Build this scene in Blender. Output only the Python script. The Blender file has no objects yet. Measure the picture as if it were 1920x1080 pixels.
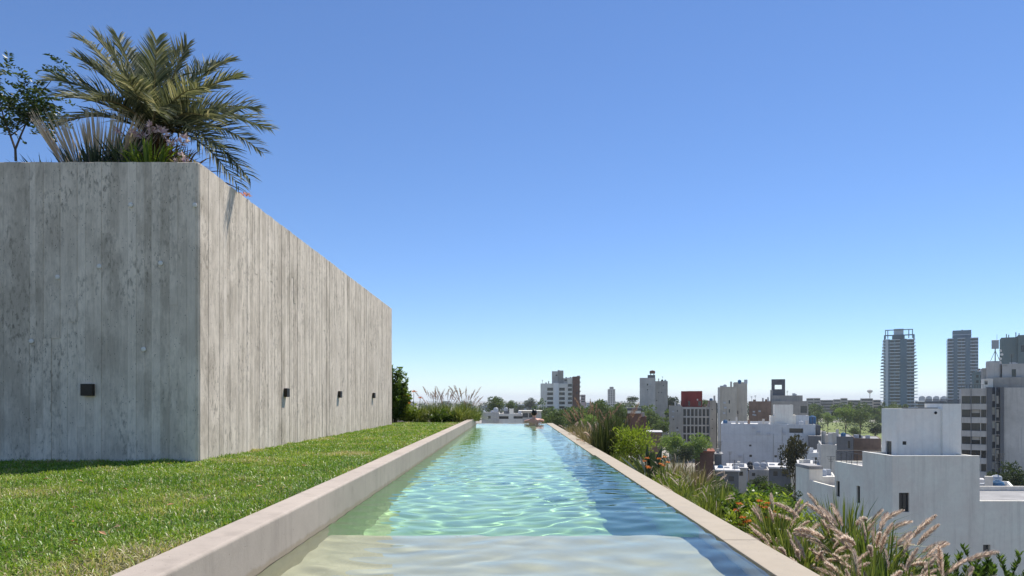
import bpy, bmesh, math, random
import numpy as np
from mathutils import Vector, Matrix, noise as mnoise

R = math.radians
scn = bpy.context.scene
COL = scn.collection

# ------------------------------------------------------------------ camera
CAMZ = 0.8
cam_d = bpy.data.cameras.new('camera')
cam_d.sensor_width = 36.0
cam_d.lens = 24.0
cam_d.shift_y = 210 / 1920
cam_d.clip_start = 0.05
cam_d.clip_end = 20000
cam = bpy.data.objects.new('camera', cam_d)
cam.location = (0, 0, CAMZ)
cam.rotation_euler = (R(90), 0, 0)
COL.objects.link(cam)
scn.camera = cam

# ------------------------------------------------------------------ sky and sun
SUN_EL = R(60)
SUN_AZ = R(34)            # from +Y towards +X
sun_dir = Vector((math.cos(SUN_EL) * math.sin(SUN_AZ), math.cos(SUN_EL) * math.cos(SUN_AZ), math.sin(SUN_EL)))
world = bpy.data.worlds.new('World')
scn.world = world
world.use_nodes = True
wn = world.node_tree
wn.nodes.clear()
w_out = wn.nodes.new('ShaderNodeOutputWorld')
w_bg = wn.nodes.new('ShaderNodeBackground')
w_sky = wn.nodes.new('ShaderNodeTexSky')
w_sky.sky_type = 'NISHITA'
w_sky.sun_disc = False
w_sky.sun_elevation = SUN_EL
w_sky.sun_rotation = SUN_AZ
w_sky.altitude = 0
w_sky.air_density = 0.85
w_sky.dust_density = 0.0
w_sky.ozone_density = 8.0
w_bg.inputs['Strength'].default_value = 0.124
w_hs = wn.nodes.new('ShaderNodeHueSaturation')
w_hs.inputs['Hue'].default_value = 0.503
w_hs.inputs['Saturation'].default_value = 1.03
wn.links.new(w_sky.outputs[0], w_hs.inputs['Color'])
wn.links.new(w_hs.outputs[0], w_bg.inputs[0])
wn.links.new(w_bg.outputs[0], w_out.inputs[0])
sun_d = bpy.data.lights.new('sun', 'SUN')
sun_d.energy = 5.0
sun_d.angle = R(0.53)
sun_d.color = (1.0, 0.955, 0.88)
sun_d.cycles.is_caustics_light = True
sun_o = bpy.data.objects.new('sun', sun_d)
sun_o.rotation_euler = (-sun_dir).to_track_quat('-Z', 'Y').to_euler()
sun_o.location = (30, 40, 80)
COL.objects.link(sun_o)
scn.view_settings.view_transform = 'Standard'
scn.view_settings.look = 'None'
scn.view_settings.gamma = 1.0
scn.view_settings.exposure = 0.28
scn.view_settings.use_curve_mapping = False
scn.render.engine = 'CYCLES'
scn.cycles.use_denoising = True
scn.cycles.max_bounces = 10
scn.cycles.diffuse_bounces = 3
scn.cycles.glossy_bounces = 4
scn.cycles.transmission_bounces = 6
scn.cycles.transparent_max_bounces = 8
scn.cycles.volume_bounces = 1
scn.cycles.sample_clamp_indirect = 6.0
scn.cycles.caustics_reflective = False
scn.cycles.caustics_refractive = True

# ------------------------------------------------------------------ object helpers
def tag(o, label=None, cat=None, group=None, kind=None):
    if label: o['label'] = label
    if cat: o['category'] = cat
    if group: o['group'] = group
    if kind: o['kind'] = kind
    return o

def link(name, me, parent=None, loc=(0, 0, 0), rot=(0, 0, 0), scale=(1, 1, 1)):
    o = bpy.data.objects.new(name, me)
    COL.objects.link(o)
    o.location = loc
    o.rotation_euler = rot
    o.scale = scale
    if parent is not None:
        o.parent = parent
        if name in ('leaves', 'blades', 'foliage', 'crown', 'dead_leaf_skirt', 'stems'): o['kind'] = 'stuff'
    return o

def empty(name, loc=(0, 0, 0), rz=0.0, label=None, cat=None, group=None):
    o = bpy.data.objects.new(name, None)
    COL.objects.link(o)
    o.empty_display_size = 0.2
    o.location = loc
    o.rotation_euler = (0, 0, rz)
    tag(o, label, cat, group, 'thing' if cat else None)
    return o

class MB:
    """collects faces, then becomes one mesh"""
    def __init__(s):
        s.v = []; s.f = []; s.m = []
    def poly(s, pts, mi=0):
        n = len(s.v)
        s.v += [tuple(p) for p in pts]
        s.f.append(tuple(range(n, n + len(pts)))); s.m.append(mi)
        return s
    def box(s, x0, x1, y0, y1, z0, z1, mi=0):
        n = len(s.v)
        s.v += [(x0, y0, z0), (x1, y0, z0), (x1, y1, z0), (x0, y1, z0), (x0, y0, z1), (x1, y0, z1), (x1, y1, z1), (x0, y1, z1)]
        for q in ((0, 3, 2, 1), (4, 5, 6, 7), (0, 1, 5, 4), (1, 2, 6, 5), (2, 3, 7, 6), (3, 0, 4, 7)):
            s.f.append(tuple(n + i for i in q)); s.m.append(mi)
        return s
    def tube(s, pts, rad, n=6, mi=0, cap=True):
        """swept tube through pts; rad number or list"""
        pts = [Vector(p) for p in pts]
        k = len(pts)
        if not isinstance(rad, (list, tuple)): rad = [rad] * k
        base = len(s.v)
        ref = None
        for i, p in enumerate(pts):
            t = (pts[min(i + 1, k - 1)] - pts[max(i - 1, 0)])
            t = t.normalized() if t.length > 1e-9 else Vector((0, 0, 1))
            if ref is None:
                ref = Vector((1, 0, 0)) if abs(t.x) < 0.9 else Vector((0, 1, 0))
            u = (ref - t * ref.dot(t)).normalized()
            w = t.cross(u)
            ref = u
            for j in range(n):
                a = 2 * math.pi * j / n
                s.v.append(tuple(p + (u * math.cos(a) + w * math.sin(a)) * rad[i]))
        for i in range(k - 1):
            for j in range(n):
                a = base + i * n + j; b = base + i * n + (j + 1) % n
                s.f.append((a, b, b + n, a + n)); s.m.append(mi)
        if cap:
            s.f.append(tuple(base + j for j in range(n))[::-1]); s.m.append(mi)
            s.f.append(tuple(base + (k - 1) * n + j for j in range(n))); s.m.append(mi)
        return s
    def lathe(s, prof, n=16, c=(0, 0, 0), mi=0):
        """profile list of (r, z) around z"""
        base = len(s.v)
        for r, z in prof:
            for j in range(n):
                a = 2 * math.pi * j / n
                s.v.append((c[0] + r * math.cos(a), c[1] + r * math.sin(a), c[2] + z))
        for i in range(len(prof) - 1):
            for j in range(n):
                a = base + i * n + j; b = base + i * n + (j + 1) % n
                s.f.append((a, b, b + n, a + n)); s.m.append(mi)
        s.f.append(tuple(base + j for j in range(n))[::-1]); s.m.append(mi)
        s.f.append(tuple(base + (len(prof) - 1) * n + j for j in range(n))); s.m.append(mi)
        return s
    def mesh(s, name, mats, smooth=False, bevel=0.0, seg=2):
        me = bpy.data.meshes.new(name)
        me.from_pydata(s.v, [], s.f)
        if not isinstance(mats, (list, tuple)): mats = [mats]
        for m in mats: me.materials.append(m)
        if any(s.m): me.polygons.foreach_set('material_index', s.m)
        if bevel > 0:
            bm = bmesh.new(); bm.from_mesh(me)
            bmesh.ops.bevel(bm, geom=list(bm.edges), offset=bevel, segments=seg, profile=0.5, affect='EDGES', clamp_overlap=True)
            bm.to_mesh(me); bm.free()
        if smooth: me.polygons.foreach_set('use_smooth', [True] * len(me.polygons))
        me.update()
        return me
    def build(s, name, mats, parent=None, loc=(0, 0, 0), rot=(0, 0, 0), smooth=False, bevel=0.0, seg=2):
        return link(name, s.mesh(name, mats, smooth, bevel, seg), parent, loc, rot)

def np_mesh(name, V, F, mats, tint=None, smooth=False):
    """V (n,3) array, F (m,k) int array, tint per-vertex float"""
    me = bpy.data.meshes.new(name)
    V = np.asarray(V, dtype=np.float32); F = np.asarray(F, dtype=np.int32)
    me.vertices.add(len(V)); me.vertices.foreach_set('co', V.ravel())
    k = F.shape[1]
    me.loops.add(F.size); me.loops.foreach_set('vertex_index', F.ravel())
    me.polygons.add(len(F))
    me.polygons.foreach_set('loop_start', np.arange(0, F.size, k, dtype=np.int32))
    me.polygons.foreach_set('loop_total', np.full(len(F), k, dtype=np.int32))
    if smooth: me.polygons.foreach_set('use_smooth', np.ones(len(F), dtype=bool))
    if not isinstance(mats, (list, tuple)): mats = [mats]
    for m in mats: me.materials.append(m)
    if tint is not None:
        at = me.attributes.new('tint', 'FLOAT', 'POINT')
        at.data.foreach_set('value', np.asarray(tint, dtype=np.float32))
    me.update(calc_edges=True)
    return me

# ------------------------------------------------------------------ material helpers
class NT:
    def __init__(s, name):
        s.mat = bpy.data.materials.new(name)
        s.mat.use_nodes = True
        s.t = s.mat.node_tree
        s.t.nodes.clear()
        s.out = s.n('ShaderNodeOutputMaterial')
    def n(s, typ, **kw):
        nd = s.t.nodes.new(typ)
        for k, v in kw.items(): setattr(nd, k, v)
        return nd
    def l(s, a, b): s.t.links.new(a, b)
    def val(s, sock, v):
        if hasattr(v, 'is_output') or hasattr(v, 'links'): s.l(v, sock)
        else: sock.default_value = v
    def noise(s, vec, scale, detail=4, rough=0.55, dim='3D'):
        nd = s.n('ShaderNodeTexNoise'); nd.inputs['Scale'].default_value = scale
        nd.inputs['Detail'].default_value = detail; nd.inputs['Roughness'].default_value = rough
        if vec is not None: s.l(vec, nd.inputs['Vector'])
        return nd.outputs['Fac']
    def mapping(s, vec, scale=(1, 1, 1), loc=(0, 0, 0)):
        nd = s.n('ShaderNodeMapping'); nd.inputs['Scale'].default_value = scale; nd.inputs['Location'].default_value = loc
        s.l(vec, nd.inputs['Vector']); return nd.outputs[0]
    def ramp(s, fac, stops):
        nd = s.n('ShaderNodeValToRGB'); s.l(fac, nd.inputs[0])
        cr = nd.color_ramp
        while len(cr.elements) < len(stops): cr.elements.new(0.5)
        for e, (p, c) in zip(cr.elements, stops):
            e.position = p
            e.color = (c, c, c, 1) if isinstance(c, (int, float)) else (*c, 1)
        return nd.outputs[0]
    def mix(s, fac, a, b, typ='MIX'):
        nd = s.n('ShaderNodeMix', data_type='RGBA', blend_type=typ)
        s.val(nd.inputs[0], fac)
        for sk, v in ((nd.inputs[6], a), (nd.inputs[7], b)):
            if isinstance(v, tuple): sk.default_value = (*v, 1) if len(v) == 3 else v
            elif isinstance(v, (int, float)): sk.default_value = (v, v, v, 1)
            else: s.l(v, sk)
        return nd.outputs[2]
    def math(s, op, a, b=0.0, c=0.0):
        nd = s.n('ShaderNodeMath', operation=op)
        for i, v in enumerate((a, b, c)): s.val(nd.inputs[i], v)
        return nd.outputs[0]
    def bump(s, h, strength=0.3, dist=0.01):
        nd = s.n('ShaderNodeBump'); nd.inputs['Strength'].default_value = strength; nd.inputs['Distance'].default_value = dist
        s.l(h, nd.inputs['Height']); return nd.outputs[0]
    def pbr(s, col, rough=0.8, normal=None, spec=0.3, metal=0.0):
        p = s.n('ShaderNodeBsdfPrincipled')
        sk = p.inputs['Base Color']
        if isinstance(col, tuple): sk.default_value = (*col, 1)
        else: s.l(col, sk)
        s.val(p.inputs['Roughness'], rough)
        p.inputs['Specular IOR Level'].default_value = spec
        p.inputs['Metallic'].default_value = metal
        if normal is not None: s.l(normal, p.inputs['Normal'])
        return p.outputs[0]
    def done(s, sh):
        s.l(sh, s.out.inputs['Surface']); return s.mat
    def pos(s):
        return s.n('ShaderNodeNewGeometry').outputs['Position']
    def rand(s):
        return s.n('ShaderNodeObjectInfo').outputs['Random']
    def tint(s):
        return s.n('ShaderNodeAttribute', attribute_name='tint').outputs['Fac']
# ------------------------------------------------------------------ pool
PX0, PX1 = -1.171, 1.192          # inner faces of the pool
KTOP = 0.215                      # top of the left kerb
POOL_Y0, POOL_Y1 = -1.5, 23.3

def mat_plaster(name, base, low, scale=1.0):
    t = NT(name); p = t.pos()
    a = t.noise(p, 1.3 * scale, 5, 0.6); b = t.noise(p, 14 * scale, 4, 0.6); c = t.noise(p, 90, 2)
    col = t.mix(t.ramp(a, [(0.3, 0), (0.7, 1)]), base, low)
    col = t.mix(0.35, col, t.mix(b, (0.62, 0.62, 0.62), (1.3, 1.3, 1.3)), 'MULTIPLY')
    return t.done(t.pbr(col, 0.75, t.bump(c, 0.15, 0.003), 0.2))
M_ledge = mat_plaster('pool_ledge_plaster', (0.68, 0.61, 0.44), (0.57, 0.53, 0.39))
M_deep = mat_plaster('pool_basin_plaster', (0.36, 0.57, 0.26), (0.43, 0.61, 0.33))  # green tint of light absorbed in deep water, put into the plaster colour

def caustic_receiver(o):
    o.cycles.is_caustics_receiver = True
    return o
LEDGE_Y = 4.36
b = MB(); DZ = -1.25; LZ = -0.34
# floor, ledge riser and inner walls as one basin
b.poly([(PX0, LEDGE_Y, DZ), (PX1, LEDGE_Y, DZ), (PX1, POOL_Y1, DZ), (PX0, POOL_Y1, DZ)])
b.poly([(PX0, LEDGE_Y + 0.16, LZ - 0.2), (PX1, LEDGE_Y + 0.16, LZ - 0.2), (PX1, LEDGE_Y + 0.16, DZ), (PX0, LEDGE_Y + 0.16, DZ)][::-1])
b.poly([(PX0, LEDGE_Y, DZ), (PX0, POOL_Y1, DZ), (PX0, POOL_Y1, -0.02), (PX0, LEDGE_Y, -0.02)][::-1])
b.poly([(PX1, LEDGE_Y, DZ), (PX1, POOL_Y1, DZ), (PX1, POOL_Y1, -0.094), (PX1, LEDGE_Y, -0.094)])
b.poly([(PX0, POOL_Y1, DZ), (PX1, POOL_Y1, DZ), (PX1, POOL_Y1, -0.02), (PX0, POOL_Y1, -0.02)])
basin = caustic_receiver(b.build('pool_basin', M_deep)); tag(basin, kind='structure')
b = MB()
b.poly([(PX0, POOL_Y0, LZ), (PX1, POOL_Y0, LZ), (PX1, LEDGE_Y - 0.06, LZ), (PX0, LEDGE_Y - 0.06, LZ)])
# worn, rounded nosing of the step
nz = [(LEDGE_Y - 0.06 + 0.22 * math.sin(math.pi / 2 * k / 8), LZ - 0.2 * (1 - math.cos(math.pi / 2 * k / 8))) for k in range(9)]
for k in range(8): b.poly([(PX0 + 0.001, nz[k][0], nz[k][1]), (PX1 - 0.001, nz[k][0], nz[k][1]), (PX1 - 0.001, nz[k + 1][0], nz[k + 1][1]), (PX0 + 0.001, nz[k + 1][0], nz[k + 1][1])])
b.poly([(PX0, POOL_Y0, LZ), (PX0, LEDGE_Y, LZ), (PX0, LEDGE_Y, -0.02), (PX0, POOL_Y0, -0.02)][::-1])
b.poly([(PX1, POOL_Y0, LZ), (PX1, LEDGE_Y, LZ), (PX1, LEDGE_Y, -0.094), (PX1, POOL_Y0, -0.094)])
b.poly([(PX0, POOL_Y0, LZ), (PX1, POOL_Y0, LZ), (PX1, POOL_Y0, -0.02), (PX0, POOL_Y0, -0.02)][::-1])
ledge = caustic_receiver(b.build('pool_ledge', M_ledge)); tag(ledge, kind='structure')

def mat_kerb(name, base, low):
    t = NT(name); p = t.pos()
    a = t.noise(p, 1.1, 5, 0.6); bb = t.noise(p, 9, 5, 0.65)
    vo = t.n('ShaderNodeTexVoronoi'); vo.inputs['Scale'].default_value = 42; t.l(p, vo.inputs['Vector'])
    vr = t.noise(p, 23, 1)
    pit = t.math('MULTIPLY', t.math('LESS_THAN', vo.outputs['Distance'], 0.11), t.math('GREATER_THAN', vr, 0.6))
    col = t.mix(t.ramp(a, [(0.32, 0), (0.68, 1)]), base, low)
    col = t.mix(0.3, col, t.mix(bb, (0.6, 0.6, 0.6), (1.35, 1.35, 1.35)), 'MULTIPLY')
    # mineral stain left by the water along the waterline
    z = t.n('ShaderNodeSeparateXYZ'); t.l(p, z.inputs[0])
    zz = t.math('ADD', z.outputs['Z'], t.math('MULTIPLY', t.math('SUBTRACT', bb, 0.5), 0.045))
    st = t.ramp(zz, [(0.018, 1), (0.034, 0)])
    col = t.mix(t.math('MULTIPLY', st, 0.55), col, (0.30, 0.235, 0.15))
    dr = t.noise(t.mapping(p, (7.0, 7.0, 0.8)), 1.0, 5, 0.65)
    col = t.mix(t.math('MULTIPLY', t.ramp(dr, [(0.52, 0), (0.70, 1)]), 0.30), col, tuple(c * 0.55 for c in low))
    col = t.mix(t.ramp(t.noise(p, 2.6, 6, 0.7), [(0.56, 0), (0.68, 0.30)]), col, tuple(c * 0.62 for c in low))
    col = t.mix(t.math('MULTIPLY', pit, 0.8), col, (0.09, 0.08, 0.07))
    h = t.math('SUBTRACT', t.noise(p, 60, 3), pit)
    return t.done(t.pbr(col, 0.85, t.bump(h, 0.2, 0.004), 0.2))
M_kerb = mat_kerb('kerb_concrete', (0.47, 0.40, 0.335), (0.40, 0.34, 0.285))
KX0 = -1.348
b = MB().box(KX0, PX0 - 0.004, POOL_Y0, 22.4, -0.6, KTOP)
lk = b.build('left_kerb', M_kerb, bevel=0.016, seg=5); tag(lk, kind='structure')

# water: a real rippled surface
def water_mesh():
    nx, ny = 150, 1500
    x = np.linspace(PX0, PX1, nx); 
    y = POOL_Y0 + 1.0 + (POOL_Y1 + 0.02 - POOL_Y0 - 1.0) * np.linspace(0, 1, ny)
    X, Y = np.meshgrid(x, y)
    rng = np.random.RandomState(5)
    H = np.zeros_like(X)
    # warp so that the crests wander
    wx = X + 0.10 * np.sin(1.7 * Y + 0.6) + 0.06 * np.sin(2.9 * X + 1.3 * Y)
    wy = Y + 0.12 * np.sin(2.1 * X + 0.4 * Y) + 0.07 * np.sin(3.7 * X - 1.1 * Y + 2)
    for i in range(54):
        if i < 34: lam = rng.uniform(0.17, 0.36); ang = rng.rand() * 6.283 if i % 2 else rng.normal(math.pi / 2, 0.6); amp = 0.00084 * (lam / 0.35) ** 1.15 * (0.5 + rng.rand())
        elif i < 46: lam = rng.uniform(0.11, 0.2); ang = rng.normal(math.pi / 2, 0.5); amp = 0.00016 * (0.5 + rng.rand())
        else: lam = rng.uniform(0.7, 1.5); ang = rng.normal(math.pi / 2, 0.9); amp = 0.0011 * (0.5 + rng.rand())
        k = 2 * math.pi / lam
        H += amp * np.sin(k * (math.cos(ang) * wx + math.sin(ang) * wy) + rng.rand() * 6.28)
    env = (0.75 + 0.35 * np.sin(0.8 * Y + 1.0 + 0.9 * X)) * (1 - 0.70 * np.clip((Y - 4.2) / 7.5, 0, 1))
    H *= env
    V = np.stack([X, Y, H], -1).reshape(-1, 3)
    i = np.arange(ny - 1)[:, None] * nx + np.arange(nx - 1)[None, :]
    F = np.stack([i, i + 1, i + nx + 1, i + nx], -1).reshape(-1, 4)
    return V, F
t = NT('pool_water')
g = t.n('ShaderNodeBsdfGlass'); g.inputs['IOR'].default_value = 1.333; g.inputs['Roughness'].default_value = 0.0
g.inputs['Color'].default_value = (0.93, 0.99, 0.975, 1)
M_water = t.done(g.outputs[0])
V, F = water_mesh()
water = link('pool_water', np_mesh('pool_water', V, F, M_water, smooth=True))
water.cycles.is_caustics_caster = True
tag(water, kind='structure')
# ------------------------------------------------------------------ right coping, far lip, terrace
M_cope = mat_kerb('coping_concrete', (0.57, 0.515, 0.44), (0.51, 0.455, 0.385))
rk = empty('right_kerb'); tag(rk, kind='structure')
joints = [POOL_Y0, 3.86, 9.80, 15.8, 23.34]
for i in range(4):
    x0 = PX1 if i < 2 else PX1 - 0.022
    MB().box(x0, 1.391, joints[i] + 0.001, joints[i + 1] - 0.001, -0.09, 0.009 + (0.0012 if i % 2 else 0)).build('coping_slab', M_cope, rk, bevel=0.004, seg=2)
MB().box(PX1 + 0.006, 1.385, POOL_Y0, 23.3, -1.5, -0.092).build('kerb_wall', M_cope, rk)
lip = MB().box(PX0 - 0.18, PX1 - 0.024, 23.14, 23.34, -1.5, 0.006).build('far_lip', M_cope, bevel=0.006); tag(lip, kind='structure')

t = NT('terrace_render'); p = t.pos()
M_terrace = t.done(t.pbr(t.mix(t.noise(p, 0.7, 6), (0.40, 0.38, 0.35), (0.28, 0.27, 0.25)), 0.9))
GROUND = -20.0
ter = MB()
ter.box(-14, KX0 - 0.01, -6, 22.6, GROUND, -0.62)
ter.box(KX0 - 0.01, 2.42, -6, 23.6, GROUND, -1.52)
terr = ter.build('terrace_building', M_terrace); tag(terr, kind='structure')
t = NT('planting_soil'); p = t.pos()
M_soil = t.done(t.pbr(t.mix(t.noise(p, 9, 6, 0.7), (0.035, 0.026, 0.018), (0.085, 0.065, 0.045)), 0.95, t.bump(t.noise(p, 30, 4), 0.8, 0.03)))
BED_Z = -0.36
o = MB().box(1.393, 2.28, -2, 23.5, -1.5, BED_Z).build('planting_bed', M_soil); tag(o, kind='structure')
o = MB().box(2.282, 2.40, -2, 23.5, -1.5, -0.33).build('planter_edge', M_terrace); tag(o, kind='structure')
o = MB().box(-9, KX0 - 0.006, 19.45, 22.4, -0.6, 0.13).build('back_planting_bed', M_soil); tag(o, kind='structure')

# ------------------------------------------------------------------ lawn
def lawn_z(y): return 0.203 - 0.045 * np.clip((y - 5) / 14.0, 0, 1)
t = NT('lawn_thatch'); p = t.pos()
M_thatch = t.done(t.pbr(t.mix(t.noise(p, 20, 5, 0.7), (0.035, 0.05, 0.014), (0.11, 0.105, 0.035)), 0.95))
ys = np.linspace(-4, 19.45, 60); b = MB()
for i in range(59):
    b.poly([(-14, ys[i], lawn_z(ys[i]) - 0.012), (KX0 + 0.002, ys[i], lawn_z(ys[i]) - 0.012), (KX0 + 0.002, ys[i + 1], lawn_z(ys[i + 1]) - 0.012), (-14, ys[i + 1], lawn_z(ys[i + 1]) - 0.012)])
o = b.build('lawn', M_thatch); tag(o, kind='structure')

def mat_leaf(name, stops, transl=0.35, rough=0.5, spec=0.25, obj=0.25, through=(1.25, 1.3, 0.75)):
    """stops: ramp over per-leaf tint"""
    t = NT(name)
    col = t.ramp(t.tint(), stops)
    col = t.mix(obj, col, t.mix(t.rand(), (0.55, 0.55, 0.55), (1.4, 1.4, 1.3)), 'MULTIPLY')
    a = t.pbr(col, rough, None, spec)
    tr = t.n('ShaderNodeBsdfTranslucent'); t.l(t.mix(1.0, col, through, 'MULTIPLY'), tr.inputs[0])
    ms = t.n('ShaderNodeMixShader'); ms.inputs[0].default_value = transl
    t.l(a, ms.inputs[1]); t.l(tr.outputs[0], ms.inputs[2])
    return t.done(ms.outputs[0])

def ribbons(P, W, S):
    """P (n,k,3) centre lines, W (n,k) widths, S (n,k,3) or (n,1,3) side vectors -> V, F (quads)"""
    n, k, _ = P.shape
    A = P + S * (W[..., None] * 0.5); B = P - S * (W[..., None] * 0.5)
    V = np.stack([A, B], 2).reshape(-1, 3)
    base = (np.arange(n) * k * 2)[:, None] + (np.arange(k - 1) * 2)[None, :]
    F = np.stack([base, base + 1, base + 3, base + 2], -1).reshape(-1, 4)
    return V, F

def vnoise(x, y, s, seed=0.0):
    return np.array([mnoise.noise((a * s, b_ * s, seed)) for a, b_ in zip(x, y)])

def lawn_grass():
    rng = np.random.RandomState(3)
    xs, ys_ = [], []
    for (x0, x1, y0, y1, dens) in ((-6.2, KX0, 1.6, 4.2, 9000), (-6.2, KX0, 4.2, 7.0, 6500), (-3.12, KX0, 7.0, 11.0, 5500), (-3.12, KX0, 11.0, 19.5, 3600), (-8, -3.12, 17.7, 19.5, 900)):
        n = int((x1 - x0) * (y1 - y0) * dens)
        x = x0 + rng.rand(n) * (x1 - x0); y = y0 + rng.rand(n) * (y1 - y0)
        keep = (x > -0.80 * y - 1.1) & ~((x < -3.09) & (y > 6.75) & (y < 17.6))
        xs.append(x[keep]); ys_.append(y[keep])
    x = np.concatenate(xs); y = np.concatenate(ys_); n = len(x)
    big = vnoise(x, y, 1.1, 1.0); mid = vnoise(x, y, 4.0, 7.0); fine = vnoise(x, y, 15.0, 3.0)
    L = (0.024 + 0.020 * rng.rand(n)) * (1 + 0.55 * mid + 0.35 * fine)
    dist = np.clip(y / 6, 0.8, 2.2)
    W = (0.0036 + 0.0032 * rng.rand(n)) * dist
    az = rng.rand(n) * 2 * np.pi + fine * 2; lean = np.clip(rng.normal(0.95, 0.35, n), 0.15, 1.5)
    D = np.stack([np.cos(az) * np.sin(lean), np.sin(az) * np.sin(lean), np.cos(lean)], -1)
    tt = np.array([0, 0.55, 1.0])
    P = np.zeros((n, 3, 3))
    P[:] = np.stack([x, y, lawn_z(y) - 0.012 + 0.008 * mid], -1)[:, None, :]
    P += D[:, None, :] * (L[:, None] * tt[None, :])[..., None]
    P[:, 1, 2] += L * 0.18
    side = np.stack([-np.sin(az), np.cos(az), np.zeros(n)], -1)
    side += 0.5 * rng.normal(size=(n, 3)); side /= np.linalg.norm(side, axis=1)[:, None]
    Wk = W[:, None] * np.array([0.8, 1.0, 0.12])[None, :]
    V, F = ribbons(P, Wk, side[:, None, :])
    tn = np.clip(0.45 + 0.35 * big + 0.25 * mid + 0.17 * rng.normal(size=n), 0, 0.86)
    straw = (rng.rand(n) < 0.08 + 1.5 * np.clip(big - 0.20, 0, 1) + 0.8 * np.clip(mid - 0.27, 0, 1))
    tn[straw] = 0.88 + 0.12 * rng.rand(straw.sum())
    return np_mesh('lawn_grass', V, F, M_lawn, np.repeat(tn, 6))
M_lawn = mat_leaf('lawn_blades', [(0.0, (0.06, 0.15, 0.014)), (0.35, (0.145, 0.265, 0.020)), (0.65, (0.285, 0.385, 0.040)), (0.84, (0.41, 0.45, 0.09)), (0.9, (0.38, 0.32, 0.15)), (1.0, (0.55, 0.47, 0.28))], 0.35, 0.42, 0.45, 0.0)
g = link('lawn_grass', lawn_grass())
tag(g, 'short coarse green lawn grass between the concrete wall and the kerb', 'grass', kind='stuff')

# ------------------------------------------------------------------ board-marked concrete block
WX, WY0, WY1, WTOP = -3.095, 6.74, 17.6, 3.154
def mat_board(name, dark, light):
    t = NT(name); p = t.pos(); rnd = t.rand()
    off = t.n('ShaderNodeVectorMath', operation='ADD'); t.l(p, off.inputs[0])
    cmb = t.n('ShaderNodeCombineXYZ'); t.l(t.math('MULTIPLY', rnd, 37.0), cmb.inputs[2]); t.l(cmb.outputs[0], off.inputs[1])
    q = off.outputs[0]
    grain = t.noise(t.mapping(q, (70, 70, 6.0)), 1.0, 6, 0.72)
    blot = t.noise(t.mapping(p, (4.2, 4.2, 1.9)), 1.0, 7, 0.72)
    fleck = t.noise(t.mapping(q, (26, 26, 11)), 1.0, 4, 0.7)
    col = t.mix(t.ramp(t.math('ADD', t.math('MULTIPLY', rnd, 0.42), t.math('MULTIPLY', blot, 0.58)), [(0.22, 0), (0.75, 1)]), dark, light)
    col = t.mix(t.ramp(blot, [(0.44, 0.0), (0.64, 0.55)]), col, tuple(c * 1.2 for c in light))
    fm = t.ramp(t.noise(t.mapping(p, (2.3, 2.3, 1.1)), 1.0, 4, 0.6), [(0.42, 0.05), (0.62, 1.0)])
    col = t.mix(t.math('MULTIPLY', t.ramp(fleck, [(0.33, 0.85), (0.50, 0.0)]), fm), col, tuple(c * 0.42 for c in dark))
    stn = t.noise(t.mapping(q, (9, 9, 1.3)), 1.0, 6, 0.7)
    col = t.mix(t.ramp(stn, [(0.58, 0.0), (0.72, 0.28)]), col, tuple(c * 0.55 for c in dark))
    col = t.mix(0.48, col, t.mix(t.ramp(grain, [(0.25, 0), (0.75, 1)]), (0.66, 0.66, 0.66), (1.26, 1.26, 1.26)), 'MULTIPLY')
    vo = t.n('ShaderNodeTexVoronoi'); vo.inputs['Scale'].default_value = 1.0; t.l(t.mapping(q, (52, 52, 24)), vo.inputs['Vector'])
    pit = t.math('MULTIPLY', t.math('LESS_THAN', vo.outputs['Distance'], 0.16), t.math('GREATER_THAN', t.noise(q, 9.1, 2), 0.56))
    col = t.mix(t.math('MULTIPLY', pit, 0.75), col, (0.07, 0.065, 0.06))
    h = t.math('SUBTRACT', t.math('ADD', t.math('MULTIPLY', grain, 0.6), t.math('MULTIPLY', fleck, 0.5)), t.math('MULTIPLY', pit, 0.8))
    return t.done(t.pbr(col, 0.9, t.bump(h, 0.55, 0.006), 0.15))
M_board = mat_board('board_marked_concrete', (0.50, 0.42, 0.33), (0.78, 0.67, 0.545))
M_plug = mat_plaster('tie_plug_mortar', (0.85, 0.80, 0.72), (0.75, 0.70, 0.64))
blk = empty('concrete_wall_block', (WX, WY0, 0), 0, 'tall board-marked grey concrete block beside the lawn with plants on top', 'concrete wall')
core = MB().box(-6.4, 0, 0, WY1 - WY0, -0.6, WTOP).build('core', M_board, blk, bevel=0.022, seg=3)
ub = MB().box(-0.5, 0.5, -0.5, 0.5, -0.5, 0.5).mesh('board', M_board)
rb = random.Random(11)
def boards(along, start, end, place):
    a = start
    while a < end - 0.03:
        w = rb.choice([0.064, 0.074, 0.08, 0.086, 0.09, 0.095])
        w = min(w, end - a)
        z = 0.06
        top = WTOP - rb.choice([0.004, 0.006, 0.01])
        z0 = -0.1
        cuts = []
        if rb.random() < 0.45: cuts.append(rb.uniform(0.5, 2.8))
        segs = [z0] + cuts + [top]
        for i in range(len(segs) - 1):
            place(a + w / 2, w - rb.choice([0.0006, 0.001, 0.0026]), segs[i] + 0.0012, segs[i + 1] - 0.0012, rb.choice([0.0015, 0.0025, 0.0035, 0.005, 0.0065]))
        a += w
def place_front(c, w, z0, z1, th):
    link('board', ub, blk, (-c, -th / 2, (z0 + z1) / 2), (0, 0, 0), (w, th, z1 - z0))
def place_side(c, w, z0, z1, th):
    link('board', ub, blk, (th / 2, c, (z0 + z1) / 2), (0, 0, 0), (th, w, z1 - z0))
boards('x', 0.026, 2.9, place_front)
boards('y', 0.026, WY1 - WY0 - 0.026, place_side)
pm = MB().lathe([(0.024, 0), (0.024, 0.004), (0.014, 0.006)], 12).mesh('tie_plug', M_plug, smooth=True)
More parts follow.
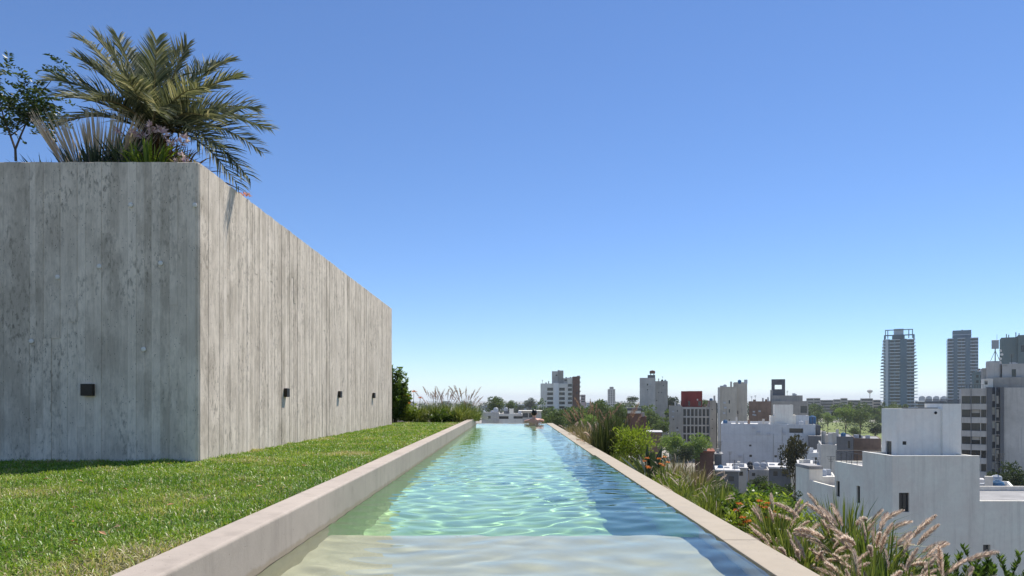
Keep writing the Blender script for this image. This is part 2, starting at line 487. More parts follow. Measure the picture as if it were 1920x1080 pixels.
for px, py in ((246, 385), (302, 494), (109, 520), (270, 655), (60, 640), (366, 385), (187, 500)):
    link('tie_plug', pm, blk, ((px - 960) / 1280 * WY0 - WX, -0.008, CAMZ + (750 - py) / 1280 * WY0), (R(90), 0, 0))

# wall lights
t = NT('bronze_metal'); M_bronze = t.done(t.pbr(t.mix(t.noise(t.pos(), 40, 3), (0.035, 0.028, 0.022), (0.055, 0.046, 0.038)), 0.5, None, 0.4, 0.6))
t = NT('lamp_lens'); M_lens = t.done(t.pbr((0.35, 0.33, 0.28), 0.3))
wl_labels = ['dark bronze square wall light on the shaded front face of the concrete wall',
             'dark bronze wall light on the sunlit side of the wall, nearest the camera',
             'middle of the three dark wall lights on the sunlit side of the wall',
             'dark wall light on the sunlit side of the wall, nearest its far end']
def wall_light(loc, rz, label):
    e = empty('wall_light', loc, rz, label, 'wall light', 'wall lights on the concrete block')
    bd = MB().box(-0.058, 0.058, -0.046, 0, -0.058, 0.058).build('housing', M_bronze, e, bevel=0.003)
    MB().box(-0.045, 0.045, -0.012, 0.006, -0.045, 0.045).build('back_plate', M_bronze, e)
    MB().box(-0.04, 0.04, -0.038, -0.01, -0.0600, -0.0585).build('lens', M_lens, e)
    MB().box(-0.04, 0.04, -0.038, -0.01, 0.0585, 0.0600).build('lens', M_lens, e)
wall_light(((168 - 960) / 1280 * WY0, WY0 - 0.009, CAMZ + 0.10), 0, wl_labels[0])
for i, D in enumerate((9.29, 12.17, 15.16)):
    wall_light((WX + 0.009, D, CAMZ + 0.10), R(90), wl_labels[i + 1])
# ------------------------------------------------------------------ plant generators
def wp(px, py, D):
    return Vector(((px - 960) / 1280 * D, D, CAMZ - (py - 750) / 1280 * D))

def blades_mesh(name, mat, n, L, spread, width, droop=0.5, base_r=0.06, seed=0, k=5, stiff=1.6, tint=(0.0, 0.85), lvar=0.5):
    rng = np.random.RandomState(seed)
    az = rng.rand(n) * 2 * np.pi
    ln = L * (1 - lvar * rng.rand(n))
    lean = np.abs(rng.normal(0, 1, n)) * spread
    lean = np.clip(lean, 0.02, 1.25)
    u = np.stack([np.cos(az), np.sin(az), np.zeros(n)], -1)
    tt = np.linspace(0, 1, k)
    r0 = base_r * np.sqrt(rng.rand(n))
    P = u[:, None, :] * (r0[:, None] + (ln * np.sin(lean))[:, None] * tt[None, :] ** 1.15 + (ln * droop * lean)[:, None] * 0.5 * tt[None, :] ** 2.5)[..., None]
    P[:, :, 2] = (ln * np.cos(lean))[:, None] * tt[None, :] - (ln * droop * (0.25 + lean))[:, None] * 0.55 * tt[None, :] ** (2 * stiff)
    P += rng.normal(size=(n, 1, 3)) * 0.012 * tt[None, :, None]
    a2 = az + np.pi / 2 + rng.normal(size=n) * 0.7
    S = np.stack([np.cos(a2), np.sin(a2), rng.normal(size=n) * 0.2], -1)
    W = width * (0.7 + 0.6 * rng.rand(n))[:, None] * np.array([0.8] + [1.0] * (k - 2) + [0.08])[None, :]
    V, F = ribbons(P, W, S[:, None, :])
    tn = tint[0] + (tint[1] - tint[0]) * np.clip(rng.rand(n) * 0.9 + 0.1 * rng.normal(size=n), 0, 1)
    return np_mesh(name, V, F, mat, np.repeat(tn, 2 * k))

def plume_mesh(name, mat_stem, mat_plume, L, lean, plume_len, rad, seed, hairs=170, bend=0.7):
    """arching stem along +x that carries a fuzzy seed head"""
    rng = np.random.RandomState(seed)
    def pt(s):
        # s 0..1 along the whole stem
        a = lean + bend * s ** 2.2
        return a
    k = 26; p = np.zeros(3); pts = [p.copy()]; dirs = []
    for i in range(k):
        a = pt((i + 0.5) / k); d = np.array([math.sin(a), 0.0, math.cos(a)]); p = p + d * L / k; pts.append(p.copy()); dirs.append(d)
    pts = np.array(pts); s_ax = np.linspace(0, 1, k + 1)
    V = []; F = []; tn = []; mi = []
    def add(Vn, Fn, t_, m_):
        off = sum(len(v) for v in V)
        V.append(Vn); F.append(Fn + off); tn.append(np.full(len(Vn), t_)); mi.append(np.full(len(Fn), m_))
    # stem: two crossed ribbons
    st = pts[None, ::5, :]; kk = st.shape[1]
    for sd in ((0, 1, 0), (0.7, 0, 0.7)):
        v, f = ribbons(st, np.full((1, kk), 0.0026), np.array(sd)[None, None, :]); add(v, f, 0.4, 0)
    # seed head hairs
    s0 = 1 - plume_len / L
    n = hairs
    s = s0 + (1 - s0) * rng.rand(n)
    c = np.stack([np.interp(s, s_ax, pts[:, i]) for i in range(3)], -1)
    ang = np.array([pt(v) for v in s]); T = np.stack([np.sin(ang), np.zeros(n), np.cos(ang)], -1)
    N1 = np.stack([np.cos(ang), np.zeros(n), -np.sin(ang)], -1); N2 = np.tile(np.array([0, 1.0, 0]), (n, 1))
    ph = rng.rand(n) * 2 * np.pi
    rn = N1 * np.cos(ph)[:, None] + N2 * np.sin(ph)[:, None]
    u = (s - s0) / (1 - s0)
    prof = np.clip(np.sin(np.pi * np.clip(u * 0.86 + 0.12, 0, 1)) ** 0.6, 0.1, 1)
    hl = rad * prof * (0.75 + 0.6 * rng.rand(n))
    d = rn * 0.78 + T * 0.85
    P = np.stack([c, c + d * (hl * 0.6)[:, None], c + d * hl[:, None] + T * (hl * 0.3)[:, None]], 1)
    side = np.cross(T, rn); side += 0.4 * rng.normal(size=(n, 3)); side /= np.linalg.norm(side, axis=1)[:, None]
    W = (rad * 0.16) * np.array([0.7, 1.0, 0.15])[None, :] * (0.6 + 0.8 * rng.rand(n))[:, None]
    v, f = ribbons(P, W, side[:, None, :])
    off = sum(len(a) for a in V); V.append(v); F.append(f + off); tn.append(np.repeat(rng.rand(n), 6)); mi.append(np.full(len(f), 1))
    me = np_mesh(name, np.concatenate(V), np.concatenate(F), [mat_stem, mat_plume], np.concatenate(tn))
    me.polygons.foreach_set('material_index', np.concatenate(mi).astype(np.int32))
    return me

def leaf_cloud(centres, dirs, length, width, rng, fold=0.25):
    """leaf-shaped quads (diamond) at centres pointing along dirs -> V,F"""
    n = len(centres)
    dirs = dirs / (np.linalg.norm(dirs, axis=1)[:, None] + 1e-9)
    rnd = rng.normal(size=(n, 3)); S = np.cross(dirs, rnd); S /= (np.linalg.norm(S, axis=1)[:, None] + 1e-9)
    L = length * (0.6 + 0.7 * rng.rand(n))[:, None]; W = width * (0.6 + 0.7 * rng.rand(n))[:, None]
    Nn = np.cross(dirs, S)
    a = centres; b = centres + dirs * L * 0.45 + S * W * 0.5 + Nn * W * fold; c = centres + dirs * L; d = centres + dirs * L * 0.45 - S * W * 0.5 + Nn * W * fold
    V = np.stack([a, b, c, d], 1).reshape(-1, 3)
    F = np.arange(n * 4).reshape(n, 4)
    return V, F

def bush_leaves(name, mat, n_shoots, leaves, H, Rr, leaf_l, leaf_w, seed, upright=0.7):
    """shrub: many shoots from the ground, leaves along each"""
    rng = np.random.RandomState(seed); C = []; Dd = []; T = []
    for i in range(n_shoots):
        az = rng.rand() * 6.283; rr = Rr * math.sqrt(rng.rand()); h = H * (0.55 + 0.45 * rng.rand()) * (1 - 0.45 * (rr / Rr) ** 2)
        x, y = rr * math.cos(az), rr * math.sin(az)
        lean = (1 - upright) * rr / Rr
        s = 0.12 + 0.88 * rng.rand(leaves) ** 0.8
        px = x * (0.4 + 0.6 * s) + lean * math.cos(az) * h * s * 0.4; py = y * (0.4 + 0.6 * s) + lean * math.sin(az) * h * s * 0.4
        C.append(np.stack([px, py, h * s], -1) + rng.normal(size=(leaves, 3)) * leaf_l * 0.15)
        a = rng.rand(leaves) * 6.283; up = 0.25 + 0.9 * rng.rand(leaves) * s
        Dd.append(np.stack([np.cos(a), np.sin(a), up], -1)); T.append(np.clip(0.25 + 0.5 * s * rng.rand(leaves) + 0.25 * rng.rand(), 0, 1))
    C = np.concatenate(C); Dd = np.concatenate(Dd); T = np.concatenate(T)
    V, F = leaf_cloud(C, Dd, leaf_l, leaf_w, rng)
    return np_mesh(name, V, F, mat, np.repeat(T, 4))

M_bark = (lambda t: t.done(t.pbr(t.mix(t.noise(t.pos(), 14, 5), (0.06, 0.045, 0.032), (0.16, 0.125, 0.09)), 0.95)))(NT('bark'))
M_palm = mat_leaf('palm_leaflets', [(0.0, (0.045, 0.06, 0.035)), (0.5, (0.14, 0.16, 0.09)), (0.85, (0.30, 0.30, 0.18)), (1.0, (0.45, 0.42, 0.27))], 0.28, 0.6, 0.15, 0.5, (1.15, 1.1, 0.75))
M_rachis = (lambda t: t.done(t.pbr(t.mix(t.noise(t.pos(), 8, 3), (0.16, 0.15, 0.05), (0.25, 0.18, 0.08)), 0.6)))(NT('palm_rachis'))
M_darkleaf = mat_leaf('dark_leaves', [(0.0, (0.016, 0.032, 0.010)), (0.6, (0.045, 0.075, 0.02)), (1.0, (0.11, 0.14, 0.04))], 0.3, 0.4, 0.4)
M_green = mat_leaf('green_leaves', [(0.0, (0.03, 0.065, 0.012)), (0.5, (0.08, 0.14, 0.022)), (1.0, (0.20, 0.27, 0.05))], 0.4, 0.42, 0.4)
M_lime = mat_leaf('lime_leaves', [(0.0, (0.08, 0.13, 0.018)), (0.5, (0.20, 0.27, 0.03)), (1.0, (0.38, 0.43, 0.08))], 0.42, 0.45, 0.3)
M_grassblade = mat_leaf('ornamental_grass', [(0.0, (0.08, 0.125, 0.022)), (0.5, (0.20, 0.235, 0.055)), (0.85, (0.36, 0.34, 0.12)), (1.0, (0.50, 0.42, 0.20))], 0.35, 0.45, 0.3)
M_dryblade = mat_leaf('dry_grass', [(0.0, (0.12, 0.10, 0.055)), (0.5, (0.26, 0.215, 0.13)), (1.0, (0.42, 0.35, 0.24))], 0.3, 0.6, 0.2)
M_plume = mat_leaf('grass_plume', [(0.0, (0.44, 0.35, 0.29)), (0.5, (0.72, 0.61, 0.52)), (1.0, (0.88, 0.79, 0.70))], 0.7, 0.7, 0.1, 0.3, (1.05, 1.0, 0.95))
M_plume_purple = mat_leaf('purple_plume', [(0.0, (0.16, 0.085, 0.085)), (0.5, (0.30, 0.175, 0.165)), (1.0, (0.50, 0.34, 0.30))], 0.4, 0.7, 0.1, 0.3)
M_stem = mat_leaf('green_stem', [(0.0, (0.07, 0.10, 0.025)), (1.0, (0.16, 0.19, 0.05))], 0.2, 0.5, 0.3)
M_orange = mat_leaf('orange_petals', [(0.0, (0.50, 0.12, 0.03)), (0.6, (0.72, 0.22, 0.07)), (1.0, (0.82, 0.40, 0.18))], 0.35, 0.5, 0.2, 0.1)
M_lilac = mat_leaf('lilac_petals', [(0.0, (0.46, 0.30, 0.42)), (1.0, (0.80, 0.66, 0.76))], 0.35, 0.5, 0.2, 0.1)
M_pinkspike = mat_leaf('pink_spikes', [(0.0, (0.52, 0.40, 0.36)), (0.5, (0.70, 0.57, 0.52)), (1.0, (0.85, 0.75, 0.70))], 0.5, 0.6, 0.2, 0.1)

M_skirt = mat_leaf('dead_palm_leaves', [(0.0, (0.06, 0.035, 0.02)), (0.6, (0.16, 0.10, 0.05)), (1.0, (0.30, 0.21, 0.10))], 0.2, 0.7, 0.1)
# ------------------------------------------------------------------ palm on the block
def frond_mesh(pts3, seed, width=0.30, n=62, up=(0, 0, 1.0)):
    rng = np.random.RandomState(seed)
    base, ctrl, tip = [np.array(p) for p in pts3]
    s = np.linspace(0, 1, 24)[:, None]
    C = (1 - s) ** 2 * base + 2 * s * (1 - s) * ctrl + s ** 2 * tip
    Tn = np.gradient(C, axis=0); Tn /= np.linalg.norm(Tn, axis=1)[:, None]
    up = np.array(up) + 0.2 * rng.normal(size=3)
    S = np.cross(Tn, up); S /= np.linalg.norm(S, axis=1)[:, None]
    N = np.cross(S, Tn)
    mb = MB(); mb.tube([tuple(c) for c in C[::3]], [0.018 * (1 - 0.85 * i / 7) for i in range(len(C[::3]))], 4)
    u = np.linspace(0.10, 0.995, n)
    u = np.concatenate([u, u + 0.004]); sgn = np.concatenate([np.ones(n), -np.ones(n)])
    u = np.clip(u + rng.normal(size=2 * n) * 0.004, 0.05, 1)
    def at(A): return np.stack([np.interp(u, s[:, 0], A[:, i]) for i in range(3)], -1)
    c, T_, S_, N_ = at(C), at(Tn), at(S), at(N)
    ll = width * (np.sin(np.pi * np.clip(0.12 + 0.80 * u, 0, 1)) ** 0.7) * (0.85 + 0.3 * rng.rand(2 * n)) + 0.03
    fw = 0.62 + 0.6 * u[:, None]
    d = T_ * fw + S_ * (sgn[:, None] * 0.72) + N_ * (0.34 + 0.16 * rng.normal(size=(2 * n, 1)))
    d /= np.linalg.norm(d, axis=1)[:, None]
    P = np.stack([c, c + d * (ll * 0.5)[:, None], c + d * ll[:, None] + np.array([0, 0, -1.0]) * (ll * 0.14)[:, None]], 1)
    sd = np.cross(d, N_ * 0.8 + S_ * 0.3 * sgn[:, None]) + 0.5 * rng.normal(size=(2 * n, 3)); sd /= np.linalg.norm(sd, axis=1)[:, None]
    W = 0.0175 * np.array([0.75, 1.0, 0.10])[None, :] * (0.8 + 0.4 * rng.rand(2 * n))[:, None]
    V, F = ribbons(P, W, sd[:, None, :])
    tn = np.clip(0.45 + 0.28 * rng.normal(size=2 * n) + 0.15 * u, 0, 1)
    off = len(mb.v)
    V2 = np.concatenate([np.array(mb.v), V])
    me = bpy.data.meshes.new('frond')
    me.from_pydata(V2.tolist(), [], mb.f + (F + off).tolist())
    me.materials.append(M_rachis); me.materials.append(M_palm)
    me.polygons.foreach_set('material_index', [0] * len(mb.f) + [1] * len(F))
    at_ = me.attributes.new('tint', 'FLOAT', 'POINT')
    at_.data.foreach_set('value', np.concatenate([np.full(off, 0.5), np.repeat(tn, 6)]).astype(np.float32))
    return me
TOPZ = WTOP + 0.002
o = MB().box(WX - 6.2, WX - 0.16, WY0 + 0.16, WY1 - 0.16, WTOP - 0.3, WTOP + 0.004).build('roof_planting_bed', M_soil); tag(o, kind='structure')
PD = 8.0
pc = wp(285, 250, PD)
palm = empty('palm_tree', (pc.x, pc.y, TOPZ), 0, 'date palm with arching grey-green fronds on top of the concrete wall', 'palm tree')
pcl = Vector((0, 0, pc.z - TOPZ))
rng = random.Random(4)
prof = [(0.15 + 0.02 * (i % 2), i * 0.07) for i in range(int(pcl.z / 0.07) + 1)] + [(0.06, pcl.z + 0.1)]
MB().lathe(prof, 12).build('trunk', M_bark, palm)
link('dead_leaf_skirt', blades_mesh('dead_leaf_skirt', M_skirt, 340, 0.62, 0.6, 0.018, 0.9, 0.16, 44), palm, (0, 0, pcl.z - 0.42))
tips = [  # px, py, depth, arch
 (146, 73, 8.5, .25), (182, 68, 7.7, .2), (221, 71, 8.2, .15), (250, 100, 8.8, .15), (294, 76, 7.6, .12), (351, 86, 7.9, .15), (330, 96, 8.7, .15), (434, 114, 8.3, .28), (446, 146, 7.9, .3), (420, 165, 8.9, .3),
 (480, 204, 8.2, .30), (502, 242, 8.0, .34), (492, 286, 7.8, .40), (468, 335, 7.72, .44), (447, 350, 7.6, .44), (144, 109, 7.6, .3), (92, 150, 7.6, .34), (118, 182, 7.3, .3), (372, 165, 7.1, .25), (240, 150, 7.1, .2),
 (400, 225, 7.3, .3), (180, 190, 6.9, .3), (110, 235, 8.3, .3), (440, 215, 8.9, .3), (270, 110, 9.0, .2), (160, 130, 9.0, .3), (405, 275, 7.35, .35), (410, 120, 9.1, .3), (300, 215, 6.75, .3)]
for i, (px, py, D, arch) in enumerate(tips):
    tp = wp(px, py, D) - Vector((pc.x, pc.y, TOPZ))
    v = tp - pcl
    ctrl = pcl + v * 0.50 + Vector((0, 0, arch * v.length * 0.75))
    link('frond', frond_mesh((tuple(pcl + v * 0.03), tuple(ctrl), tuple(tp)), i, 0.29 + 0.06 * (i % 3) / 2, up=(0.35, -0.75, 0.75) if (px > 430 and py > 190) else ((0, -0.35, 0.9) if px > 400 or px < 160 else (0, 0, 1.0))), palm)

# tree with feathery leaves at the left end of the roof bed
tl = wp(30, 300, 9.2)
tree = empty('feathery_tree', (tl.x, tl.y, TOPZ), 0, 'slender feathery-leaved tree at the left edge, on top of the concrete wall', 'tree')
mb = MB()
def lv(px, py, D=9.2):
    p = wp(px, py, D); return (p.x - tl.x, p.y - tl.y, p.z - TOPZ)
for path, r in (([(30, 302), (29, 280), (20, 255), (8, 225), (0, 190), (-10, 150)], 0.018), ([(29, 280), (40, 252), (52, 225), (62, 190), (70, 165)], 0.014), ([(52, 225), (72, 212), (95, 200)], 0.009), ([(62, 190), (85, 165), (105, 140), (120, 128)], 0.008), ([(8, 225), (-15, 205), (-40, 190)], 0.01), ([(20, 255), (45, 235), (60, 230)], 0.008)):
    pts = [lv(*q) for q in path]
    mb.tube(pts, [r * (1 - 0.7 * i / (len(pts) - 1)) for i in range(len(pts))], 5)
mb.build('trunk', M_bark, tree)
rg = np.random.RandomState(8); C = []; Dd = []
for (px, py, n, sp) in ((5, 190, 12, 20), (-15, 150, 8, 24), (6, 130, 6, 12), (0, 225, 10, 16), (62, 168, 12, 16), (75, 195, 14, 18), (100, 205, 10, 16), (45, 210, 9, 14), (105, 140, 3, 10), (122, 132, 2, 7), (115, 112, 2, 6), (60, 225, 10, 18), (-30, 190, 12, 26), (85, 228, 10, 16), (30, 195, 6, 14)):
    for i in range(int(n * 1.35)):
        c = np.array(lv(px + rg.normal() * sp * 0.6, py + rg.normal() * sp * 0.6, 9.2 + rg.normal() * 0.25))
        az = rg.rand() * 6.28; d = np.array([math.cos(az), math.sin(az), rg.normal() * 0.35 - 0.1])
        s = np.linspace(0, 1, 10)
        ax = c + d * (s * 0.22)[:, None]; ax[:, 2] -= 0.06 * s ** 2
        pr = np.cross(d, [0, 0, 1]); pr = pr / np.linalg.norm(pr)
        for sg in (-1, 1):
            C.append(ax); Dd.append(np.tile(pr * sg + d * 0.5, (10, 1)) + rg.normal(size=(10, 3)) * 0.25)
V, F = leaf_cloud(np.concatenate(C), np.concatenate(Dd), 0.066, 0.03, rg)
link('crown', np_mesh('feathery_crown', V, F, M_darkleaf, np.repeat(rg.rand(len(F)), 4)), tree)

# clumps on the roof bed
def flower_head(mat, n, r, seed, petal=(0.05, 0.018)):
    rng = np.random.RandomState(seed)
    d = rng.normal(size=(n, 3)); d[:, 2] = np.abs(d[:, 2]) * 0.8 + 0.1
    d /= np.linalg.norm(d, axis=1)[:, None]
    V, F = leaf_cloud(d * r * 0.35, d, petal[0], petal[1], rng)
    return np_mesh('flower', V, F, mat, np.repeat(rng.rand(n), 4))
def upright_spikes(name, label, loc, n_green, n_spike, L, seed, rad):
    e = empty(name, loc, 0, label, 'plant')
    link('leaves', blades_mesh(name + '_leaves', M_darkgrass, n_green, L * 0.6, 0.34, 0.018, 0.35, rad, seed, tint=(0, 0.9)), e)
    me = blades_mesh('pink_spike', M_pinkspike, 3, L, 0.004, 0.013, 0.02, 0.003, 2, lvar=0.05)
    rr = random.Random(seed)
    for i in range(n_spike):
        f = (i + 0.5) / n_spike
        x = (f - 0.5) * 2 * rad * 0.75
        s = 0.85 + 0.3 * rr.random()
        link('flower_spike', me, e, (x, rr.uniform(-0.15, 0.15), 0), (rr.uniform(-0.12, 0.12), (f - 0.5) * 1.15 + rr.uniform(-0.08, 0.08), rr.uniform(-0.2, 0.2)), (s, s, s))
    return e
M_darkgrass = mat_leaf('blue_green_straps', [(0.0, (0.02, 0.035, 0.022)), (0.6, (0.06, 0.085, 0.05)), (1.0, (0.16, 0.19, 0.11))], 0.3, 0.4, 0.4)
q = wp(185, 302, 7.5); upright_spikes('spiky_clump', 'fan of upright pinkish flower spikes at the left of the palm on the wall', (q.x, q.y, TOPZ), 150, 46, 0.80, 5, 0.30)
q = wp(110, 302, 8.6); e = empty('dark_strap_clump', (q.x, q.y, TOPZ), 0, 'dark blue-green strap-leaved clump beside the slender tree on the wall', 'plant')
link('leaves', blades_mesh('dark_strap_leaves', M_darkgrass, 200, 0.78, 0.45, 0.02, 0.6, 0.2, 21), e)
q = wp(283, 302, 7.2); e = empty('lilac_flower_clump', (q.x, q.y, TOPZ), 0, 'bright green strap-leaved clump with lilac flowers below the palm', 'flowering plant')
link('leaves', blades_mesh('bright_straps', M_lime, 170, 0.44, 0.45, 0.017, 0.7, 0.2, 31), e)
fm = flower_head(M_lilac, 22, 0.045, 2, (0.055, 0.022))
for i, (px, py) in enumerate(((283, 238), (286, 250), (303, 246), (306, 252), (248, 252), (268, 258), (222, 250), (318, 272), (335, 268), (345, 262))):
    f = wp(px, py, 7.2 + 0.05 * (i % 3)) - q; z0 = TOPZ - q.z
    MB().tube([(f.x * 0.4, 0, 0), (f.x * 0.75, f.y * 0.5, f.z * 0.6), (f.x, f.y, f.z - z0)], 0.004, 4).build('flower_stalk', M_stem, e)
    link('flower', fm, e, (f.x, f.y, f.z - z0), (rng.uniform(-.5, .5), rng.uniform(-.5, .5), i))
q = wp(322, 302, 7.5); e = empty('brown_leaf_clump', (q.x, q.y, TOPZ), 0, 'brownish arching leaf clump right below the palm crown', 'plant')
link('leaves', blades_mesh('brown_leaves', M_skirt, 160, 0.56, 0.5, 0.016, 0.7, 0.15, 46), e)
q = wp(245, 302, 7.6); e = empty('grey_strap_clump', (q.x, q.y, TOPZ), 0, 'grey-green strap-leaved clump between pink spikes and lilac flowers', 'plant')
link('leaves', blades_mesh('grey_straps', M_darkgrass, 200, 0.66, 0.4, 0.016, 0.5, 0.16, 47, tint=(0.3, 1.0)), e)
q = wp(352, 300, 7.05); e = empty('wall_top_flower_tuft', (q.x, q.y, TOPZ), 0, 'low tuft of brownish and lilac flowers at the corner of the wall top', 'flowering plant')
link('leaves', blades_mesh('tuft_leaves', M_dryblade, 60, 0.17, 0.6, 0.012, 0.8, 0.12, 41), e)
for i in range(7): link('flower', fm, e, (rng.uniform(-.14, .12), rng.uniform(-.12, .1), rng.uniform(.05, .13)), (rng.uniform(-.5, .5), rng.uniform(-.5, .5), i), (.7, .7, .7))
q = wp(458, 362, 8.02); e = empty('pink_flower_sprig', (q.x - 0.06, q.y, TOPZ), 0, 'small pink flower sprig peeking over the sloping top edge of the wall', 'flowering plant')
link('leaves', blades_mesh('sprig_leaves', M_stem, 10, 0.10, 0.5, 0.008, 0.6, 0.03, 43), e)
pinkm = flower_head(mat_leaf('pink_petals', [(0, (0.62, 0.25, 0.28)), (1, (0.8, 0.45, 0.45))], 0.3), 26, 0.03, 5, (0.035, 0.014))
for dx in (-0.03, 0.02, 0.06): link('flower', pinkm, e, (dx + 0.05, rng.uniform(-.03, .03), 0.03 + rng.uniform(0, .02)))

# ------------------------------------------------------------------ planting behind the lawn
BZ = 0.13
def simple_plant(name, label, cat, loc, parts, rz=0, group=None):
    e = empty(name, loc, rz, label, cat, group)
    for nm, me in parts: link(nm, me, e)
    return e
def stems_mesh(n, H, Rr, seed, rad=0.006):
    rr = random.Random(seed); mb = MB()
    for i in range(n):
        a = rr.random() * 6.28; r = Rr * math.sqrt(rr.random()); h = H * rr.uniform(0.5, 0.85)
        mb.tube([(r * 0.3 * math.cos(a), r * 0.3 * math.sin(a), -0.02), (r * 0.6 * math.cos(a), r * 0.6 * math.sin(a), h * 0.5), (r * math.cos(a), r * math.sin(a), h)], [rad, rad * 0.8, rad * 0.4], 4)
    return mb.mesh('stems', M_bark)
q = wp(742, 790, 19.75)
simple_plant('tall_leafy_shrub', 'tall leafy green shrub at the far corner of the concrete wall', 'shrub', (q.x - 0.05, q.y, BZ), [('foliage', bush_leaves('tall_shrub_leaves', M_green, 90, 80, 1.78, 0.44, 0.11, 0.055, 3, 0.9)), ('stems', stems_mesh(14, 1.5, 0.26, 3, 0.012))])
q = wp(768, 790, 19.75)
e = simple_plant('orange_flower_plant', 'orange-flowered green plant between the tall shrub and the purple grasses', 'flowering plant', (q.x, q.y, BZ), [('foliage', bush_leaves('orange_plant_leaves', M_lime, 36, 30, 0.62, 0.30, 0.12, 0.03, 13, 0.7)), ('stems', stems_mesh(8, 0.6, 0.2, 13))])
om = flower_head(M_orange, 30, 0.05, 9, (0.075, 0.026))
for (px, py) in ((762, 743), (776, 735), (788, 747), (760, 764), (765, 757)):
    f = wp(px, py, 19.7); l = (f.x - q.x, f.y - q.y, f.z - BZ)
    MB().tube([(l[0] * 0.5, 0, 0.1), (l[0] * 0.9, l[1] * .6, l[2] * 0.6), l], 0.006, 4).build('flower_stalk', M_stem, e)
    link('flower', om, e, l, (0, 0, px), (1.1, 1.1, 0.7))
purple = [plume_mesh('purple_plume', M_stem, M_plume_purple, 0.95, 0.15 + 0.1 * i, 0.24, 0.028, 60 + i, 90, 0.4) for i in range(3)]
def plume_clump(name, label, loc, blades, plumes, n_pl, seed, scale=1.0, spread=1.0, arc=(0, 6.283), group=None, cat='ornamental grass'):
    e = empty(name, loc, 0, label, cat, group)
    link('blades', blades, e, scale=(scale, scale, scale))
    rr = random.Random(seed)
    for i in range(n_pl):
        a = arc[0] + (arc[1] - arc[0]) * (i + rr.random()) / n_pl
        s = scale * rr.uniform(0.75, 1.15)
        r = 0.06 * rr.random()
        link('plume', rr.choice(plumes), e, (r * math.cos(a), r * math.sin(a), -0.01), (rr.uniform(-.12, .12) * spread, rr.uniform(-.15, .2) * spread, a), (s, s, s))
    return e
bl_long = blades_mesh('long_blades', M_grassblade, 360, 0.75, 0.42, 0.009, 0.75, 0.10, 71)
bl_dry = blades_mesh('dry_blades', M_dryblade, 240, 0.70, 0.42, 0.008, 0.7, 0.10, 72)
bl_green = blades_mesh('green_blades', M_grassblade, 320, 0.60, 0.50, 0.009, 0.8, 0.12, 73, tint=(0.0, 0.7))
q = wp(815, 790, 19.9); plume_clump('purple_grass', 'clump of purple plumed grass standing tall behind the lawn, nearer the shrub', (q.x, q.y, BZ), bl_long, purple, 24, 81, 1.08)
q = wp(845, 790, 19.8); simple_plant('low_green_clump', 'low green leafy clump between the two purple plumed grasses', 'shrub', (q.x - .15, q.y - .1, BZ), [('foliage', bush_leaves('low_clump_leaves', M_green, 40, 26, 0.42, 0.34, 0.11, 0.03, 23, 0.6)), ('blades', bl_green)])
q = wp(872, 790, 20.6); plume_clump('purple_grass', 'clump of purple plumed grass close to the far end of the raised kerb', (q.x, q.y, BZ), bl_long, purple, 32, 82, 1.12)
q = wp(893, 790, 21.7); simple_plant('green_grass_clump', 'small olive grass clump just behind the end of the raised kerb', 'ornamental grass', (q.x - .02, q.y, BZ), [('blades', bl_green)])
q = wp(835, 790, 20.9); plume_clump('purple_grass', 'purple plumed grass at the back, between the two taller purple clumps', (q.x, q.y, BZ), bl_long, purple, 22, 83, 1.08)
q = wp(858, 790, 19.7); simple_plant('green_grass_clump', 'olive grass clump in front of the purple grass near the kerb end', 'ornamental grass', (q.x, q.y, BZ), [('blades', bl_long)])
q = wp(890, 790, 21.0); plume_clump('purple_grass', 'short purple plumed grass tucked against the end of the raised kerb', (q.x - 0.1, q.y, BZ), bl_long, purple, 12, 84, 0.75)
q = wp(782, 790, 19.7); simple_plant('green_grass_clump', 'bright grass clump at the foot of the orange-flowered plant', 'ornamental grass', (q.x, q.y, BZ), [('blades', bl_green)])
q = wp(825, 790, 19.6); simple_plant('low_green_clump', 'low leafy clump at the lawn edge below the nearer purple grass', 'shrub', (q.x, q.y, BZ), [('foliage', bush_leaves('low_clump_leaves', M_green, 60, 26, 0.40, 0.36, 0.09, 0.03, 24, 0.6))])
q = wp(795, 790, 20.4); simple_plant('green_grass_clump', 'yellowish grass clump behind the orange-flowered plant', 'ornamental grass', (q.x, q.y, BZ), [('blades', bl_long)])

# ------------------------------------------------------------------ planting along the right coping
tan = [plume_mesh('tan_plume', M_stem, M_plume, 0.62, 0.10 + 0.16 * i, 0.17, 0.021, 90 + i, 420, 0.55 + 0.35 * (i % 3)) for i in range(5)]
tan_small = [plume_mesh('slim_plume', M_stem, M_plume, 0.60, 0.08 + 0.16 * i, 0.13, 0.011, 190 + i, 150, 0.5 + 0.3 * (i % 3)) for i in range(4)]
def rb_(x, y): return (x, y, BED_Z)
near_grass = [
 (1.62, 3.15, 'plumed fountain grass spilling over the coping at the bottom of the frame', 24, 0.72),
 (1.98, 3.75, 'tall plumed fountain grass with upright tan heads against the white house', 30, 1.0),
 (1.66, 3.95, 'plumed fountain grass with drooping heads beside the nearest coping joint', 26, 0.76),
 (1.98, 3.10, 'plumed fountain grass beside the dark leafy shrub at bottom right', 14, 0.80),
 (1.80, 4.60, 'plumed fountain grass just in front of the nearer orange flowers', 22, 0.78),
 (1.60, 3.55, 'low fountain grass with curled heads pressed against the coping near the bottom', 22, 0.66),
 (2.12, 4.35, 'leaning plumed fountain grass at the planter edge below the white house window', 22, 0.92),
 (1.86, 3.35, 'dense plumed fountain grass in the middle of the bed at the bottom of the frame', 24, 0.84)]
for i, (x, y, lab, n, sc) in enumerate(near_grass):
    plume_clump('fountain_grass', lab, rb_(x, y), bl_green if i % 2 else bl_long, tan, n, 100 + i, sc, 1.0)
